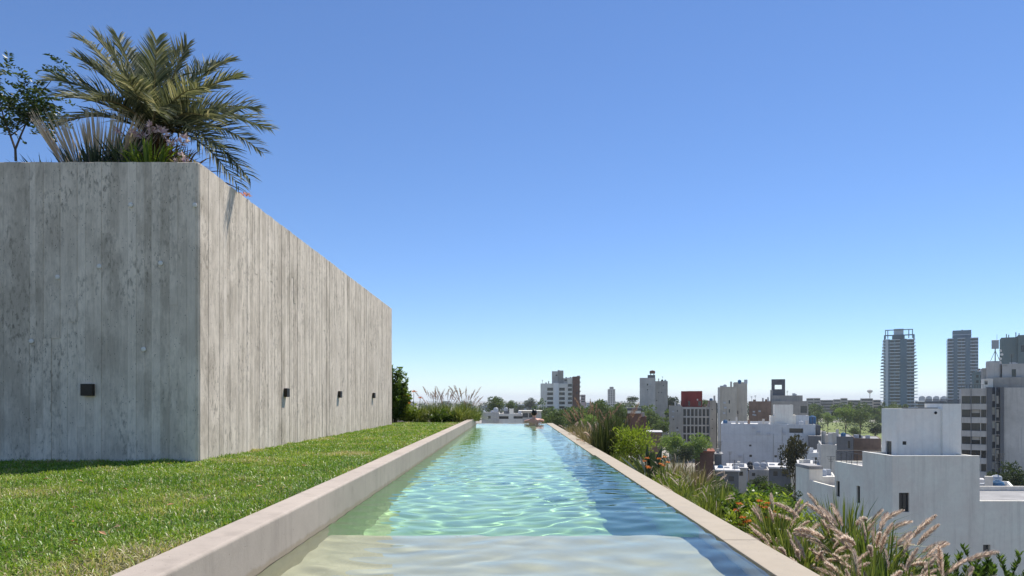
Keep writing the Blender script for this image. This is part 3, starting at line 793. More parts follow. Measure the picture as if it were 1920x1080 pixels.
bl_mid = [blades_mesh('mid_blades', M_grassblade, 300, 0.52, 0.46, 0.009, 0.75, 0.13, 110 + i, tint=(0.05, 0.8)) for i in range(3)]
mid_grass = [
 (1.60, 5.35, 'green grass clump hugging the coping opposite the nearer orange flowers', 4, 0.85, 0),
 (1.66, 6.0, 'olive grass clump along the coping between the two orange flower plants', 5, 0.95, 0),
 (1.62, 6.75, 'arching grass clump with brown heads leaning on the coping', 9, 0.9, 1),
 (2.02, 6.5, 'green grass clump at the planter edge behind the nearer orange flowers', 5, 0.95, 0),
 (1.68, 7.45, 'grass clump with brown drooping heads next to the farther orange flowers', 8, 0.9, 1),
 (2.05, 7.6, 'dry straw grass clump at the planter edge below the low rooftops', 14, 0.95, 1),
 (1.64, 8.3, 'short green grass clump on the coping side of the spiky agave', 3, 0.8, 0),
 (2.1, 8.7, 'dry feathery grass clump behind the farther orange flowers', 12, 0.9, 1)]
for i, (x, y, lab, n, sc, dry) in enumerate(mid_grass):
    plume_clump('grass_clump', lab, rb_(x, y), bl_dry if (dry and x > 2) else bl_mid[i % 3], tan_small, int(n * 1.5), 130 + i, sc * 0.86)
for i, (x, y, lab, sc) in enumerate(((1.92, 5.05, 'olive grass tuft between the nearer orange flowers and the fountain grass', 0.8), (1.88, 6.3, 'olive grass tuft filling the bed behind the green shrubs', 0.9), (1.9, 7.1, 'olive grass tuft in front of the dry straw clump', 0.9),
        (1.9, 8.2, 'olive grass tuft right of the farther orange flowers', 0.9), (1.98, 9.6, 'olive grass tuft between the agave and the lime bush', 1.0), (1.62, 9.7, 'olive grass tuft on the coping side of the lime bush', 0.85), (1.6, 10.6, 'olive grass tuft at the foot of the dark reeds', 0.85))):
    e = empty('grass_tuft', rb_(x, y), i * 0.9, lab, 'ornamental grass'); link('blades', bl_mid[i % 3], e, scale=(sc, sc, sc))
far_grass = [
 (1.62, 12.6, 'grey-brown dry grass clump just beyond the tall dark reeds', 12, 1.15),
 (1.68, 14.0, 'wide grey-brown dry grass clump halfway between reeds and swimmer', 14, 1.2),
 (1.66, 15.6, 'thin dry grass clump with pale stems overhanging the coping', 12, 1.15),
 (1.78, 17.4, 'pale feathery dry grass clump near the far end of the coping', 12, 1.1),
 (1.62, 19.2, 'last dry grass clump beside the far right corner of the pool', 9, 0.9),
 (2.05, 13.2, 'tall dry grass clump at the planter edge behind the bright green bush', 10, 1.1)]
for i, (x, y, lab, n, sc) in enumerate(far_grass):
    plume_clump('dry_grass', lab, rb_(x, y), bl_dry, purple if i % 2 else tan, n, 150 + i, sc)

def orange_plant(loc, heads, label, seed):
    e = simple_plant('orange_flower_plant', label, 'flowering plant', loc, [('foliage', bush_leaves('orange_plant_leaves', M_lime, 90, 34, 0.33, 0.26, 0.05, 0.018, seed, 0.6)), ('stems', stems_mesh(8, 0.3, 0.2, seed, 0.004))])
    fm2 = flower_head(M_orange, 24, 0.022, seed, (0.026, 0.010))
    for (px, py, D) in heads:
        f = wp(px, py, D); l = (f.x - loc[0], f.y - loc[1], f.z - loc[2])
        MB().tube([(l[0] * 0.5, l[1] * .5, 0.05), (l[0] * 0.85, l[1] * .8, l[2] * 0.6), l], 0.0035, 4).build('flower_stalk', M_stem, e)
        link('flower', fm2, e, l, (0, 0, px), (1, 1, 0.75))
orange_plant(rb_(1.78, 5.25), [(1385, 946, 5.2), (1380, 958, 5.25), (1394, 972, 5.1), (1398, 980, 5.1), (1390, 985, 5.1), (1425, 941, 5.2), (1440, 945, 5.25), (1424, 951, 5.2), (1436, 953, 5.2), (1448, 961, 5.3), (1440, 972, 5.2), (1404, 978, 5.1)], 'nearer orange-flowered plant with lime foliage beside the coping', 33)
orange_plant(rb_(1.76, 7.7), [(1213, 860, 7.6), (1209, 866, 7.6), (1214, 876, 7.55), (1217, 878, 7.5), (1236, 861, 7.7), (1246, 858, 7.7), (1239, 871, 7.6), (1252, 868, 7.7), (1244, 874, 7.7)], 'farther orange-flowered plant beside the spiky agave', 35)
# spiky agave
q = rb_(1.80, 8.9); simple_plant('agave', 'dark spiky agave with stiff broad leaves next to the lime bush', 'agave', q, [('leaf', blades_mesh('agave_leaf', M_darkgrass, 1, 0.62, 0.42, 0.06, 0.15, 0.03, 510 + i, tint=(0.0, 0.6), lvar=0.3)) for i in range(20)])
# dark reeds, lime bush
rngr = np.random.RandomState(6)
def reeds(n, H, Rr, seed):
    rng = np.random.RandomState(seed); az = rng.rand(n) * 6.283; r = Rr * np.sqrt(rng.rand(n)); h = H * (0.6 + 0.4 * rng.rand(n))
    tt = np.linspace(0, 1, 4)
    b0 = np.stack([r * np.cos(az), r * np.sin(az), np.zeros(n)], -1); ln = rng.normal(size=(n, 3)) * 0.10; ln[:, 2] = 1
    P = b0[:, None, :] + ln[:, None, :] * (h[:, None] * tt)[..., None]
    S = rng.normal(size=(n, 3)); S[:, 2] = 0; S /= np.linalg.norm(S, axis=1)[:, None]
    V, F = ribbons(P, np.tile(np.array([0.011, 0.01, 0.008, 0.003]), (n, 1)), S[:, None, :])
    return np_mesh('reed_stems', V, F, M_reed, np.repeat(rng.rand(n), 8))
M_reed = mat_leaf('reed', [(0.0, (0.022, 0.035, 0.012)), (0.7, (0.06, 0.075, 0.022)), (1.0, (0.14, 0.14, 0.05))], 0.25, 0.5, 0.3)
simple_plant('dark_reeds', 'tall dark green reeds between the dry grass and the lime bush', 'reeds', rb_(1.72, 11.6), [('stems', reeds(330, 1.02, 0.28, 61))])
simple_plant('dark_reeds', 'shorter dark reeds in front of the coping, left of the lime bush', 'reeds', rb_(1.58, 12.2), [('stems', reeds(220, 0.86, 0.17, 62))])
rg = np.random.RandomState(77); n = 2600; d = rg.normal(size=(n, 3)); d /= np.linalg.norm(d, axis=1)[:, None]; rr_ = (0.55 + 0.45 * rg.rand(n))
lob = 1 + 0.34 * np.sin(5 * d[:, 0] + 2) * np.sin(5 * d[:, 2] + 1) + 0.2 * np.sin(9 * d[:, 1] + 4 * d[:, 2]) + 0.16 * rg.normal(size=n)
C = d * (rr_ * lob)[:, None] * np.array([0.29, 0.27, 0.25]) + np.array([0, 0, 0.46])
V, F = leaf_cloud(C, d + rg.normal(size=(n, 3)) * 0.5 + np.array([0, 0, .5]), 0.05, 0.018, rg)
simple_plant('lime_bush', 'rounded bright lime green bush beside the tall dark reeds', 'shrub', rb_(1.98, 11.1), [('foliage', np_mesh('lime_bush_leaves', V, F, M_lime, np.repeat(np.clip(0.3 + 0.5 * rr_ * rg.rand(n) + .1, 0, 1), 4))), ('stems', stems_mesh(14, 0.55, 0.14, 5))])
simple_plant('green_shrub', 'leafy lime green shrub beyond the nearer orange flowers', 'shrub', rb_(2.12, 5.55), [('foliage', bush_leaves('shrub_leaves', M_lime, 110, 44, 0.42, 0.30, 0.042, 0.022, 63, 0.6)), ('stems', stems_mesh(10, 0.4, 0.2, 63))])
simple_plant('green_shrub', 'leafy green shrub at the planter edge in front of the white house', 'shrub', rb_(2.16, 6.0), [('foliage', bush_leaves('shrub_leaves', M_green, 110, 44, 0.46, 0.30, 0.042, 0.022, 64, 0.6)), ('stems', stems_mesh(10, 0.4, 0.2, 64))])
# upright leafy shrub, bottom right corner
def bottlebrush(nsh, seed, span, H):
    rng = np.random.RandomState(seed); C = []; Dd = []; T = []; mb = MB()
    for i in range(nsh):
        x = rng.uniform(-span, span); y = rng.uniform(-0.22, 0.22); h = H * rng.uniform(0.6, 1.0); lx, ly = rng.normal() * 0.10, rng.normal() * 0.08
        m = 120; s = 0.2 + 0.8 * rng.rand(m)
        c = np.stack([x + lx * s, y + ly * s, h * s], -1); a = rng.rand(m) * 6.283
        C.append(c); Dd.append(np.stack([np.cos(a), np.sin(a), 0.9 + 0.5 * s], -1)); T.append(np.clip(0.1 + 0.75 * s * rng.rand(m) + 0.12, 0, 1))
        mb.tube([(x * 0.6, y * 0.6, -0.02), (x + lx * .5, y + ly * .5, h * .5), (x + lx, y + ly, h)], [0.006, 0.004, 0.002], 4)
    C = np.concatenate(C); V, F = leaf_cloud(C, np.concatenate(Dd), 0.034, 0.011, rng)
    return np_mesh('upright_shrub_leaves', V, F, M_green, np.repeat(np.concatenate(T), 4)), mb.mesh('stems', M_bark)
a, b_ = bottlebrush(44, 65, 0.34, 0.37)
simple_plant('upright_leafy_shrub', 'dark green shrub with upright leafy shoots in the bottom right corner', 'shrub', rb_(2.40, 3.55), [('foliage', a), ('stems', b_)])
# ------------------------------------------------------------------ swimmer at the far lip
t = NT('skin'); p = t.pos()
sk = t.n('ShaderNodeBsdfPrincipled'); t.l(t.mix(t.noise(p, 9, 3), (0.76, 0.36, 0.24), (0.84, 0.45, 0.31)), sk.inputs['Base Color'])
sk.inputs['Roughness'].default_value = 0.5; sk.inputs['Subsurface Weight'].default_value = 0.1; sk.inputs['Subsurface Radius'].default_value = (0.02, 0.008, 0.004)
M_skin = t.done(sk.outputs[0])
t = NT('dark_hair'); M_hair = t.done(t.pbr(t.mix(t.noise(t.mapping(t.pos(), (1, 1, .3)), 160, 3), (0.006, 0.005, 0.005), (0.022, 0.017, 0.014)), 0.45))
t = NT('yellow_swim_shorts'); M_shorts = t.done(t.pbr((0.42, 0.40, 0.03), 0.8))
SX, SY = 0.745, 22.84
person = empty('person', (SX, SY, -1.22), 0, 'person with dark hair leaning on the far edge of the pool, seen from behind', 'person')
def skin_mesh(name, joints, edges, root, mat, sub=2):
    """joints name -> (x,y,z,r)"""
    names = list(joints); me = bpy.data.meshes.new(name)
    me.from_pydata([joints[n][:3] for n in names], [(names.index(a), names.index(b)) for a, b in edges], [])
    o = bpy.data.objects.new(name + '_tmp', me); COL.objects.link(o)
    sm = o.modifiers.new('skin', 'SKIN'); sm.use_smooth_shade = True
    ss = o.modifiers.new('sub', 'SUBSURF'); ss.levels = sub; ss.render_levels = sub
    if not me.skin_vertices: me.skin_vertices.new() if hasattr(me.skin_vertices, 'new') else None
    for n, sv in zip(names, me.skin_vertices[0].data):
        r = joints[n][3]; sv.radius = r if isinstance(r, tuple) else (r, r); sv.use_root = (n == root)
    dg = bpy.context.evaluated_depsgraph_get(); dg.update()
    res = bpy.data.meshes.new_from_object(o.evaluated_get(dg)); res.name = name
    bpy.data.objects.remove(o)
    res.materials.clear(); res.materials.append(mat)
    res.polygons.foreach_set('use_smooth', [True] * len(res.polygons))
    return res
J = {'pelvis': (0, 0, 0.86, (0.15, 0.11)), 'waist': (0, 0.01, 1.02, (0.13, 0.10)), 'chest': (0, 0.03, 1.20, (0.155, 0.11)), 'upper': (0, 0.05, 1.31, (0.135, 0.09)), 'neck': (0.0, 0.07, 1.42, 0.055), 'skull0': (0, 0.09, 1.49, 0.065), 'skull': (0, 0.10, 1.57, (0.078, 0.092)), 'crown': (0, 0.09, 1.63, 0.06)}
E = [('pelvis', 'waist'), ('waist', 'chest'), ('chest', 'upper'), ('upper', 'neck'), ('neck', 'skull0'), ('skull0', 'skull'), ('skull', 'crown')]
for s, n in ((-1, 'l'), (1, 'r')):
    up = 0.02 if s > 0 else -0.01
    J.update({'sh' + n: (s * 0.17, 0.07, 1.325 + up, 0.062), 'el' + n: (s * 0.325, 0.26, 1.30 + up, 0.043), 'wr' + n: (s * 0.12, 0.40, 1.285, 0.030), 'palm' + n: (s * 0.045, 0.41, 1.282, (0.040, 0.018)),
              'hip' + n: (s * 0.09, 0, 0.82, 0.085), 'kn' + n: (s * 0.11, -0.04, 0.46, 0.055), 'an' + n: (s * 0.11, -0.08, 0.08, 0.036), 'toe' + n: (s * 0.13, 0.07, 0.03, 0.03)})
    E += [('upper', 'sh' + n), ('sh' + n, 'el' + n), ('el' + n, 'wr' + n), ('wr' + n, 'palm' + n), ('pelvis', 'hip' + n), ('hip' + n, 'kn' + n), ('kn' + n, 'an' + n), ('an' + n, 'toe' + n)]
    for f, (dy, L) in enumerate(((-0.028, 0.075), (-0.010, 0.088), (0.008, 0.082), (0.026, 0.066))):
        x0, y0, z0 = s * 0.02, 0.41 + dy, 1.282
        a, b2 = 'f%d%sa' % (f, n), 'f%d%sb' % (f, n)
        J[a] = (x0 - s * L * 0.5, y0, z0 + 0.008 + (0.02 if s > 0 else 0), 0.009); J[b2] = (x0 - s * L, y0 + 0.004, z0 - 0.004 + (0.02 if s > 0 else 0), 0.008)
        E += [('palm' + n, a), (a, b2)]
    J['t' + n] = (s * 0.05, 0.365, 1.285, 0.010); J['t2' + n] = (s * 0.015, 0.345, 1.28, 0.009); E += [('palm' + n, 't' + n), ('t' + n, 't2' + n)]
body = caustic_receiver(link('body', skin_mesh('body', J, E, 'pelvis', M_skin), person))
def blob(name, c, r, mat, parent, f=None, nu=20, nv=14):
    mb = MB(); V = []
    for i in range(nv + 1):
        th = math.pi * i / nv
        for j in range(nu):
            ph = 2 * math.pi * j / nu
            d = Vector((math.sin(th) * math.cos(ph), math.sin(th) * math.sin(ph), math.cos(th)))
            k = f(d) if f else 1.0
            V.append((c[0] + d.x * r[0] * k, c[1] + d.y * r[1] * k, c[2] + d.z * r[2] * k))
    mb.v = V
    for i in range(nv):
        for j in range(nu):
            a = i * nu + j; b2 = i * nu + (j + 1) % nu
            mb.f.append((a, a + nu, b2 + nu, b2)); mb.m.append(0)
    return mb.build(name, mat, parent, smooth=True)
# short hair covers the back and top of the head
blob('hair', (0, 0.085, 1.595), (0.094, 0.108, 0.112), M_hair, person, lambda d: (1.0 + 0.04 * math.sin(11 * d.x + 3) * math.sin(9 * d.z)) * (0.90 if (d.y > 0.45 and d.z < 0.25) else 1.0))
blob('face', (0, 0.118, 1.56), (0.072, 0.088, 0.105), M_skin, person, lambda d: 1 + (0.16 if (d.y > 0.93 and -0.25 < d.z < 0.15) else 0))
for s in (-1, 1): blob('ear', (s * 0.090, 0.10, 1.555), (0.014, 0.026, 0.034), M_skin, person, nu=10, nv=8)
mb = MB()
prof = []
for z, rx, ry in ((1.0, 0.145, 0.115), (0.92, 0.165, 0.13), (0.84, 0.18, 0.135), (0.74, 0.195, 0.13), (0.64, 0.20, 0.125)): prof.append((z, rx, ry))
for z, rx, ry in prof:
    for j in range(18): mb.v.append((rx * math.cos(2 * math.pi * j / 18), ry * math.sin(2 * math.pi * j / 18), z))
for i in range(len(prof) - 1):
    for j in range(18): mb.f.append((i * 18 + j, i * 18 + (j + 1) % 18, (i + 1) * 18 + (j + 1) % 18, (i + 1) * 18 + j)); mb.m.append(0)
caustic_receiver(mb.build('swim_shorts', M_shorts, person, smooth=True))
# ------------------------------------------------------------------ city ground
t = NT('city_ground'); p = t.pos()
gc = t.mix(t.ramp(t.noise(p, 0.02, 6, 0.6), [(0.42, 0), (0.56, 1)]), (0.13, 0.135, 0.075), (0.40, 0.36, 0.31))
gc = t.mix(t.ramp(t.noise(p, 0.13, 5, 0.65), [(0.35, 0), (0.65, 1)]), t.mix(1.0, gc, (0.65, 0.65, 0.65), 'MULTIPLY'), gc)
M_ground = t.done(t.pbr(gc, 0.95))
o = MB().poly([(-15000, -800, GROUND), (15000, -800, GROUND), (15000, 15000, GROUND), (-15000, 15000, GROUND)]).build('city_ground', M_ground); tag(o, kind='structure')
t = NT('park_grass'); p = t.pos()
M_park = t.done(t.pbr(t.mix(t.noise(p, 0.08, 5), (0.10, 0.15, 0.03), (0.22, 0.24, 0.07)), 0.95))

# ------------------------------------------------------------------ building materials
def mat_wall(name, base, var=0.25, streak=0.35, scale=0.35, brick=None):
    t = NT(name); p = t.pos()
    a = t.noise(p, scale, 6, 0.65); s = t.noise(t.mapping(p, (2.4, 2.4, 0.13)), 1.0, 5, 0.65); f = t.noise(p, scale * 9, 4, 0.7)
    lo = tuple(c * (1 - var) for c in base); hi = tuple(min(0.85, c * (1 + var * 0.6)) for c in base)
    col = t.mix(t.ramp(a, [(0.3, 0), (0.7, 1)]), lo, hi)
    col = t.mix(t.math('MULTIPLY', t.ramp(s, [(0.5, 0), (0.72, 1)]), streak), col, tuple(c * 0.5 for c in base))
    col = t.mix(0.3, col, t.mix(f, (0.6, 0.6, 0.6), (1.35, 1.35, 1.35)), 'MULTIPLY')
    return t.done(t.pbr(col, 0.9, t.bump(f, 0.3, 0.05), 0.15))
M_white = mat_wall('white_paint', (0.87, 0.78, 0.675), 0.12, 0.34)
M_whiteclean = mat_wall('bright_white_paint', (0.86, 0.82, 0.76), 0.06, 0.08)
M_cube = mat_wall('fresh_white_paint', (0.93, 0.86, 0.76), 0.06, 0.22)
M_blueish = mat_wall('pale_blue_paint', (0.63, 0.65, 0.65), 0.15, 0.3, 0.22)
M_grey = mat_wall('grey_concrete', (0.45, 0.415, 0.36), 0.25, 0.45, 0.2)
M_lgrey = mat_wall('light_grey_concrete', (0.58, 0.545, 0.49), 0.22, 0.4, 0.2)
M_dgrey = mat_wall('dark_grey_paint', (0.16, 0.165, 0.17), 0.2, 0.3, 0.2)
M_teal = mat_wall('green_grey_cladding', (0.16, 0.21, 0.21), 0.15, 0.2, 0.1)
M_beige = mat_wall('beige_render', (0.52, 0.465, 0.38), 0.2, 0.45, 0.2)
M_brown = mat_wall('brown_brick', (0.20, 0.105, 0.075), 0.3, 0.35, 0.3)
M_rust = mat_wall('weathered_render', (0.30, 0.205, 0.15), 0.4, 0.5, 0.25)
M_red = mat_wall('red_paint', (0.30, 0.045, 0.04), 0.25, 0.3, 0.3)
M_tower = mat_wall('tower_concrete', (0.50, 0.55, 0.60), 0.1, 0.1, 0.05)
M_slab = mat_wall('tower_slab_edges', (0.62, 0.68, 0.73), 0.1, 0.1, 0.05)
M_towerglass_frame = mat_wall('tower_panels', (0.10, 0.17, 0.22), 0.2, 0.1, 0.05)
M_roofgrey = mat_wall('roof_membrane', (0.34, 0.33, 0.32), 0.35, 0.3, 0.5)
M_rooflight = mat_wall('light_roof', (0.62, 0.60, 0.57), 0.2, 0.2, 0.5)
M_tile = mat_wall('red_roof', (0.30, 0.12, 0.08), 0.3, 0.3, 0.8)
t = NT('window_glass'); M_glass = t.done(t.pbr(t.mix(t.rand(), (0.012, 0.015, 0.018), (0.06, 0.07, 0.075)), 0.12, None, 0.5))
t = NT('dark_metal'); M_metal = t.done(t.pbr((0.03, 0.032, 0.035), 0.5, None, 0.4, 0.4))
t = NT('grey_metal'); M_greymetal = t.done(t.pbr((0.35, 0.36, 0.37), 0.45, None, 0.4, 0.5))
t = NT('blue_plastic_tank'); M_tankblue = t.done(t.pbr((0.05, 0.14, 0.26), 0.45))
t = NT('tank_grey'); M_tank = t.done(t.pbr(t.mix(t.noise(t.pos(), 2, 3), (0.42, 0.43, 0.44), (0.56, 0.57, 0.58)), 0.5))
t = NT('curtain'); M_curtain = t.done(t.pbr((0.5, 0.48, 0.44), 0.9))

_wc = {}
def window_mesh(w, h, style):
    k = (round(w, 2), round(h, 2), style)
    if k not in _wc:
        mb = MB(); pn = MB(); f = min(0.07, w * 0.08)
        pn.box(-w / 2, w / 2, -0.02, 0.02, -h / 2, h / 2, 0)
        if style != 'bare':
            for (a, b_, c, d) in ((-w / 2, -w / 2 + f, -h / 2, h / 2), (w / 2 - f, w / 2, -h / 2, h / 2), (-w / 2 + f, w / 2 - f, -h / 2, -h / 2 + f), (-w / 2 + f, w / 2 - f, h / 2 - f, h / 2)):
                mb.box(a, b_, -0.06, -0.021, c, d, 1)
            if style == 'two' : mb.box(-f / 2, f / 2, -0.055, -0.021, -h / 2 + f, h / 2 - f, 1)
            if style == 'blind': mb.box(-w / 2 + f, w / 2 - f, -0.045, -0.021, 0.05 * h, h / 2 - f, 2)
        _wc[k] = (pn.mesh('window', M_glass), mb.mesh('frame', [M_glass, M_metal if style != 'white' else M_whiteclean, M_curtain]) if mb.f else None)
    return _wc[k]
def put_window(name, w, h, style, e, loc, rot=(0, 0, 0)):
    a, b_ = window_mesh(w, h, style)
    o = link(name, a, e, loc, rot)
    if b_ is not None: link('frame', b_, o)
    return o

def wall_with_holes(mb, x0, x1, z0, z1, holes, to3, rec, mi=0):
    """rect in (u,z), holes (u0,u1,z0,z1); to3(u,z,depth) -> point; depth into the building"""
    us = sorted(set([x0, x1] + [min(max(v, x0), x1) for h in holes for v in h[:2]])); zs = sorted(set([z0, z1] + [min(max(v, z0), z1) for h in holes for v in h[2:4]]))
    for i in range(len(us) - 1):
        for j in range(len(zs) - 1):
            uc, zc = (us[i] + us[i + 1]) / 2, (zs[j] + zs[j + 1]) / 2
            if any(h[0] < uc < h[1] and h[2] < zc < h[3] for h in holes): continue
            mb.poly([to3(us[i], zs[j], 0), to3(us[i + 1], zs[j], 0), to3(us[i + 1], zs[j + 1], 0), to3(us[i], zs[j + 1], 0)], mi)
    for (a, b_, c, d) in [h[:4] for h in holes]:
        for (p, q) in (((a, c), (b_, c)), ((b_, c), (b_, d)), ((b_, d), (a, d)), ((a, d), (a, c))):
            mb.poly([to3(p[0], p[1], 0), to3(p[0], p[1], rec), to3(q[0], q[1], rec), to3(q[0], q[1], 0)], mi)

def block(e, x0, x1, y0, y1, z0, z1, mat, front=(), left=(), right=(), rec=0.22, style='two', parapet=0.45, tk=0.18, name='wall', wname='window', roof=M_roofgrey):
    """hollow block in the local frame of e with recessed windows; the camera side is -y"""
    mb = MB()
    wall_with_holes(mb, x0, x1, z0, z1, front, lambda u, z, d: (u, y0 + d, z), rec)
    wall_with_holes(mb, y0, y1, z0, z1, left, lambda u, z, d: (x0 + d, y0 + y1 - u, z), rec)
    wall_with_holes(mb, y0, y1, z0, z1, right, lambda u, z, d: (x1 - d, u, z), rec)
    mb.poly([(x1, y1, z0), (x0, y1, z0), (x0, y1, z1), (x1, y1, z1)])
    i0, i1, j0, j1 = x0 + tk, x1 - tk, y0 + tk, y1 - tk; zr = z1 - parapet
    for a, b_, c, d in (((x0, y0), (x1, y0), (i1, j0), (i0, j0)), ((x1, y0), (x1, y1), (i1, j1), (i1, j0)), ((x1, y1), (x0, y1), (i0, j1), (i1, j1)), ((x0, y1), (x0, y0), (i0, j0), (i0, j1))):
        mb.poly([(*a, z1), (*b_, z1), (*c, z1), (*d, z1)])
        mb.poly([(*d, z1), (*c, z1), (*c, zr), (*d, zr)])
    o = mb.build(name, mat, e)
    if roof is not None: MB().box(i0 + 0.001, i1 - 0.001, j0 + 0.001, j1 - 0.001, zr - 0.3, zr).build('roof', roof, e)
    for hs, kind in ((front, 'f'), (left, 'l'), (right, 'r')):
        for h in hs:
            u, z = (h[0] + h[1]) / 2, (h[2] + h[3]) / 2; w, hh = h[1] - h[0], h[3] - h[2]
            st = h[4] if len(h) > 4 else style
            if kind == 'f': put_window(wname, w, hh, st, e, (u, y0 + rec + 0.02, z))
            elif kind == 'l': put_window(wname, w, hh, st, e, (x0 + rec + 0.02, y0 + y1 - u, z), (0, 0, R(-90)))
            else: put_window(wname, w, hh, st, e, (x1 - rec - 0.02, u, z), (0, 0, R(90)))
    return o

BL = {}
class Bld:
    """a building measured at depth D: fx/fz turn picture columns and rows at that depth into local metres"""
    def __init__(s, name, label, D, pxc, cat='building', rz=0.0, group=None):
        BL[label[:34]] = s; BL.setdefault(name, s); s.D = D; s.xc = (pxc - 960) / 1280 * D
        th = math.atan2(s.xc, D) * 0.9; s.c = math.cos(th); s.s = math.sin(th)     # most blocks turn their front towards the river side, where the terrace is
        s.e = empty(name, (s.xc, D, GROUND), rz - th, label, cat, group)
    def X(s, px, dy=0.0):
        k = (px - 960) / 1280
        return (k * (s.D + dy * s.c) - s.xc - dy * s.s) / (s.c + k * s.s)
    def Z(s, py, dy=0.0): return CAMZ - (py - 750) / 1280 * (s.D + dy * s.c) - GROUND
    def blk(s, p0, p1, top, mat, y0=0.0, dep=12.0, z0=0.0, holes=(), **kw):
        """front between columns p0,p1 up to row top; holes as picture rects (p0,p1,row0,row1[,style])"""
        hl = [(s.X(h[0], y0), s.X(h[1], y0), s.Z(h[3], y0), s.Z(h[2], y0)) + tuple(h[4:]) for h in holes]
        return block(s.e, s.X(p0, y0), s.X(p1, y0), y0, y0 + dep, z0, s.Z(top, y0), mat, front=hl, **kw)
def tank(e, x, y, z, r, h, mat, name='water_tank'):
    return MB().lathe([(r * .96, 0), (r, h * .05), (r, h * .75), (r * .8, h * .92), (r * .3, h), (r * .3, h * 1.05)], 18).build(name, mat, e, (x, y, z), smooth=True)

def grid_holes(cols, rows): return [(a, b_, c, d) for a, b_ in cols for c, d in rows]

# --- white apartment block straight ahead
B = Bld('white_apartment_building', 'white apartment block with stair tower and brown brick wing, straight beyond the pool', 410, 1043)
rowsA = [(727, 732.5), (735.8, 741), (744.5, 749.8), (753, 758.2), (761.5, 766)]
B.blk(1013.5, 1037.5, 719, M_white, 0, 16, holes=grid_holes([(1026, 1037)], rowsA), rec=0.9)
B.blk(1037.55, 1047.5, 718, M_whiteclean, -1.2, 17)
B.blk(1047.55, 1064, 719, M_white, 0, 16, holes=grid_holes([(1048.5, 1059)], rowsA), rec=0.9)
B.blk(1064.05, 1073.4, 708, M_white, 0.4, 15, holes=grid_holes([(1065, 1072.6)], [(720, 725), (728, 733), (736.5, 741.5), (744.8, 749.8), (753, 757.5)]), rec=0.9)
B.blk(1034.8, 1046, 696, M_lgrey, 2.5, 10, z0=B.Z(719), holes=[(1042, 1045, 702.5, 705)])
B.blk(1046.1, 1056.5, 694.7, M_grey, 3.0, 9, z0=B.Z(719))
B.blk(1056.6, 1064, 709, M_lgrey, 1.5, 10, z0=B.Z(719), holes=[(1058, 1063, 711, 714.5)])
B.blk(1073.9, 1087.2, 706, M_brown, -0.5, 18, holes=[(1081, 1083, 720, 723), (1081, 1083, 735, 739)])
for i in range(7):
    z = B.Z(709 + i * 8.6); MB().box(B.X(1087.3), B.X(1088.6), 2, 8, z - 0.15, z).build('balcony', M_lgrey, B.e)
    MB().box(B.X(1088.4), B.X(1088.6), 2, 8, z + 0.01, z + 0.9).build('balcony_railing', M_metal, B.e)
MB().box(B.X(1082), B.X(1088), 0, 4, B.Z(705.5), B.Z(704.6)).build('roof_slab', M_brown, B.e)
for i in range(3): tank(B.e, B.X(1048 + 3 * i), 6, B.Z(696) , 0.8, 1.0, M_tank) if i == 0 else None

B = Bld('pinkish_apartment_building', 'small pale pink block peeking out right of the white apartment block', 600, 1093)
B.blk(1088.8, 1097.8, 740, mat_wall('pale_pink', (0.42, 0.34, 0.33), 0.15, 0.2, 0.1), 0, 14, holes=grid_holes([(1090, 1096.5)], [(742.5, 745), (747, 749.5), (751.5, 754)]), style='bare')
B = Bld('slim_grey_tower', 'slim distant grey tower standing alone against the horizon', 760, 1146)
B.blk(1139.4, 1153.6, 729.5, M_lgrey, 0, 10, holes=grid_holes([(1141, 1143), (1145.5, 1147.5), (1150, 1152)], [(732 + 4.2 * i, 734.2 + 4.2 * i) for i in range(7)]), style='bare', rec=0.3)
B.blk(1143, 1150.5, 725.3, M_grey, 2, 6, z0=B.Z(729.5))

# --- blank concrete tower with a roof tank
B = Bld('blank_concrete_tower', 'blank grey concrete tower with a rooftop tank and two tiny bright windows', 330, 1226)
B.blk(1199.4, 1229, 708.3, M_lgrey, 0, 14, holes=[(1212.5, 1215.5, 719, 723, 'white'), (1212.5, 1215.5, 729.5, 732, 'white')], style='bare')
B.blk(1229.05, 1252, 714.6, M_grey, 0.6, 13, holes=[(1234, 1235.5, 735, 737), (1240, 1241.5, 735, 737), (1243, 1244.5, 722, 724), (1218 + 12, 1232, 750, 752)], style='bare')
B.blk(1214.5, 1228.5, 703.0, M_dgrey, 2, 6, z0=B.Z(708.3), parapet=0.1)
MB().box(B.X(1219.5), B.X(1221), 3, 4, B.Z(703), B.Z(698)).build('tank_leg', M_dgrey, B.e)
MB().box(B.X(1225.5), B.X(1227), 3, 4, B.Z(703), B.Z(698)).build('tank_leg', M_dgrey, B.e)
tank(B.e, B.X(1223.5), 4, B.Z(700), 1.35, 1.55, M_brown)

# --- red brick house
B = Bld('red_brick_house', 'dark red-brown brick house with a white band under its flat roof', 150, 1194)
B.blk(1176.3, 1202, 769.5, M_brown, 0, 8, roof=M_roofgrey)
MB().box(B.X(1176.5), B.X(1201.5), -0.12, 0.0, B.Z(775), B.Z(770)).build('white_band', M_white, B.e)
MB().box(B.X(1176), B.X(1202.5), -0.25, 8.2, B.Z(769.4), B.Z(765)).build('roof_slab', M_dgrey, B.e)
B.blk(1202.05, 1212.3, 781, M_brown, 0.3, 8)
B.blk(1169, 1176.2, 790, M_dgrey, 1, 6)

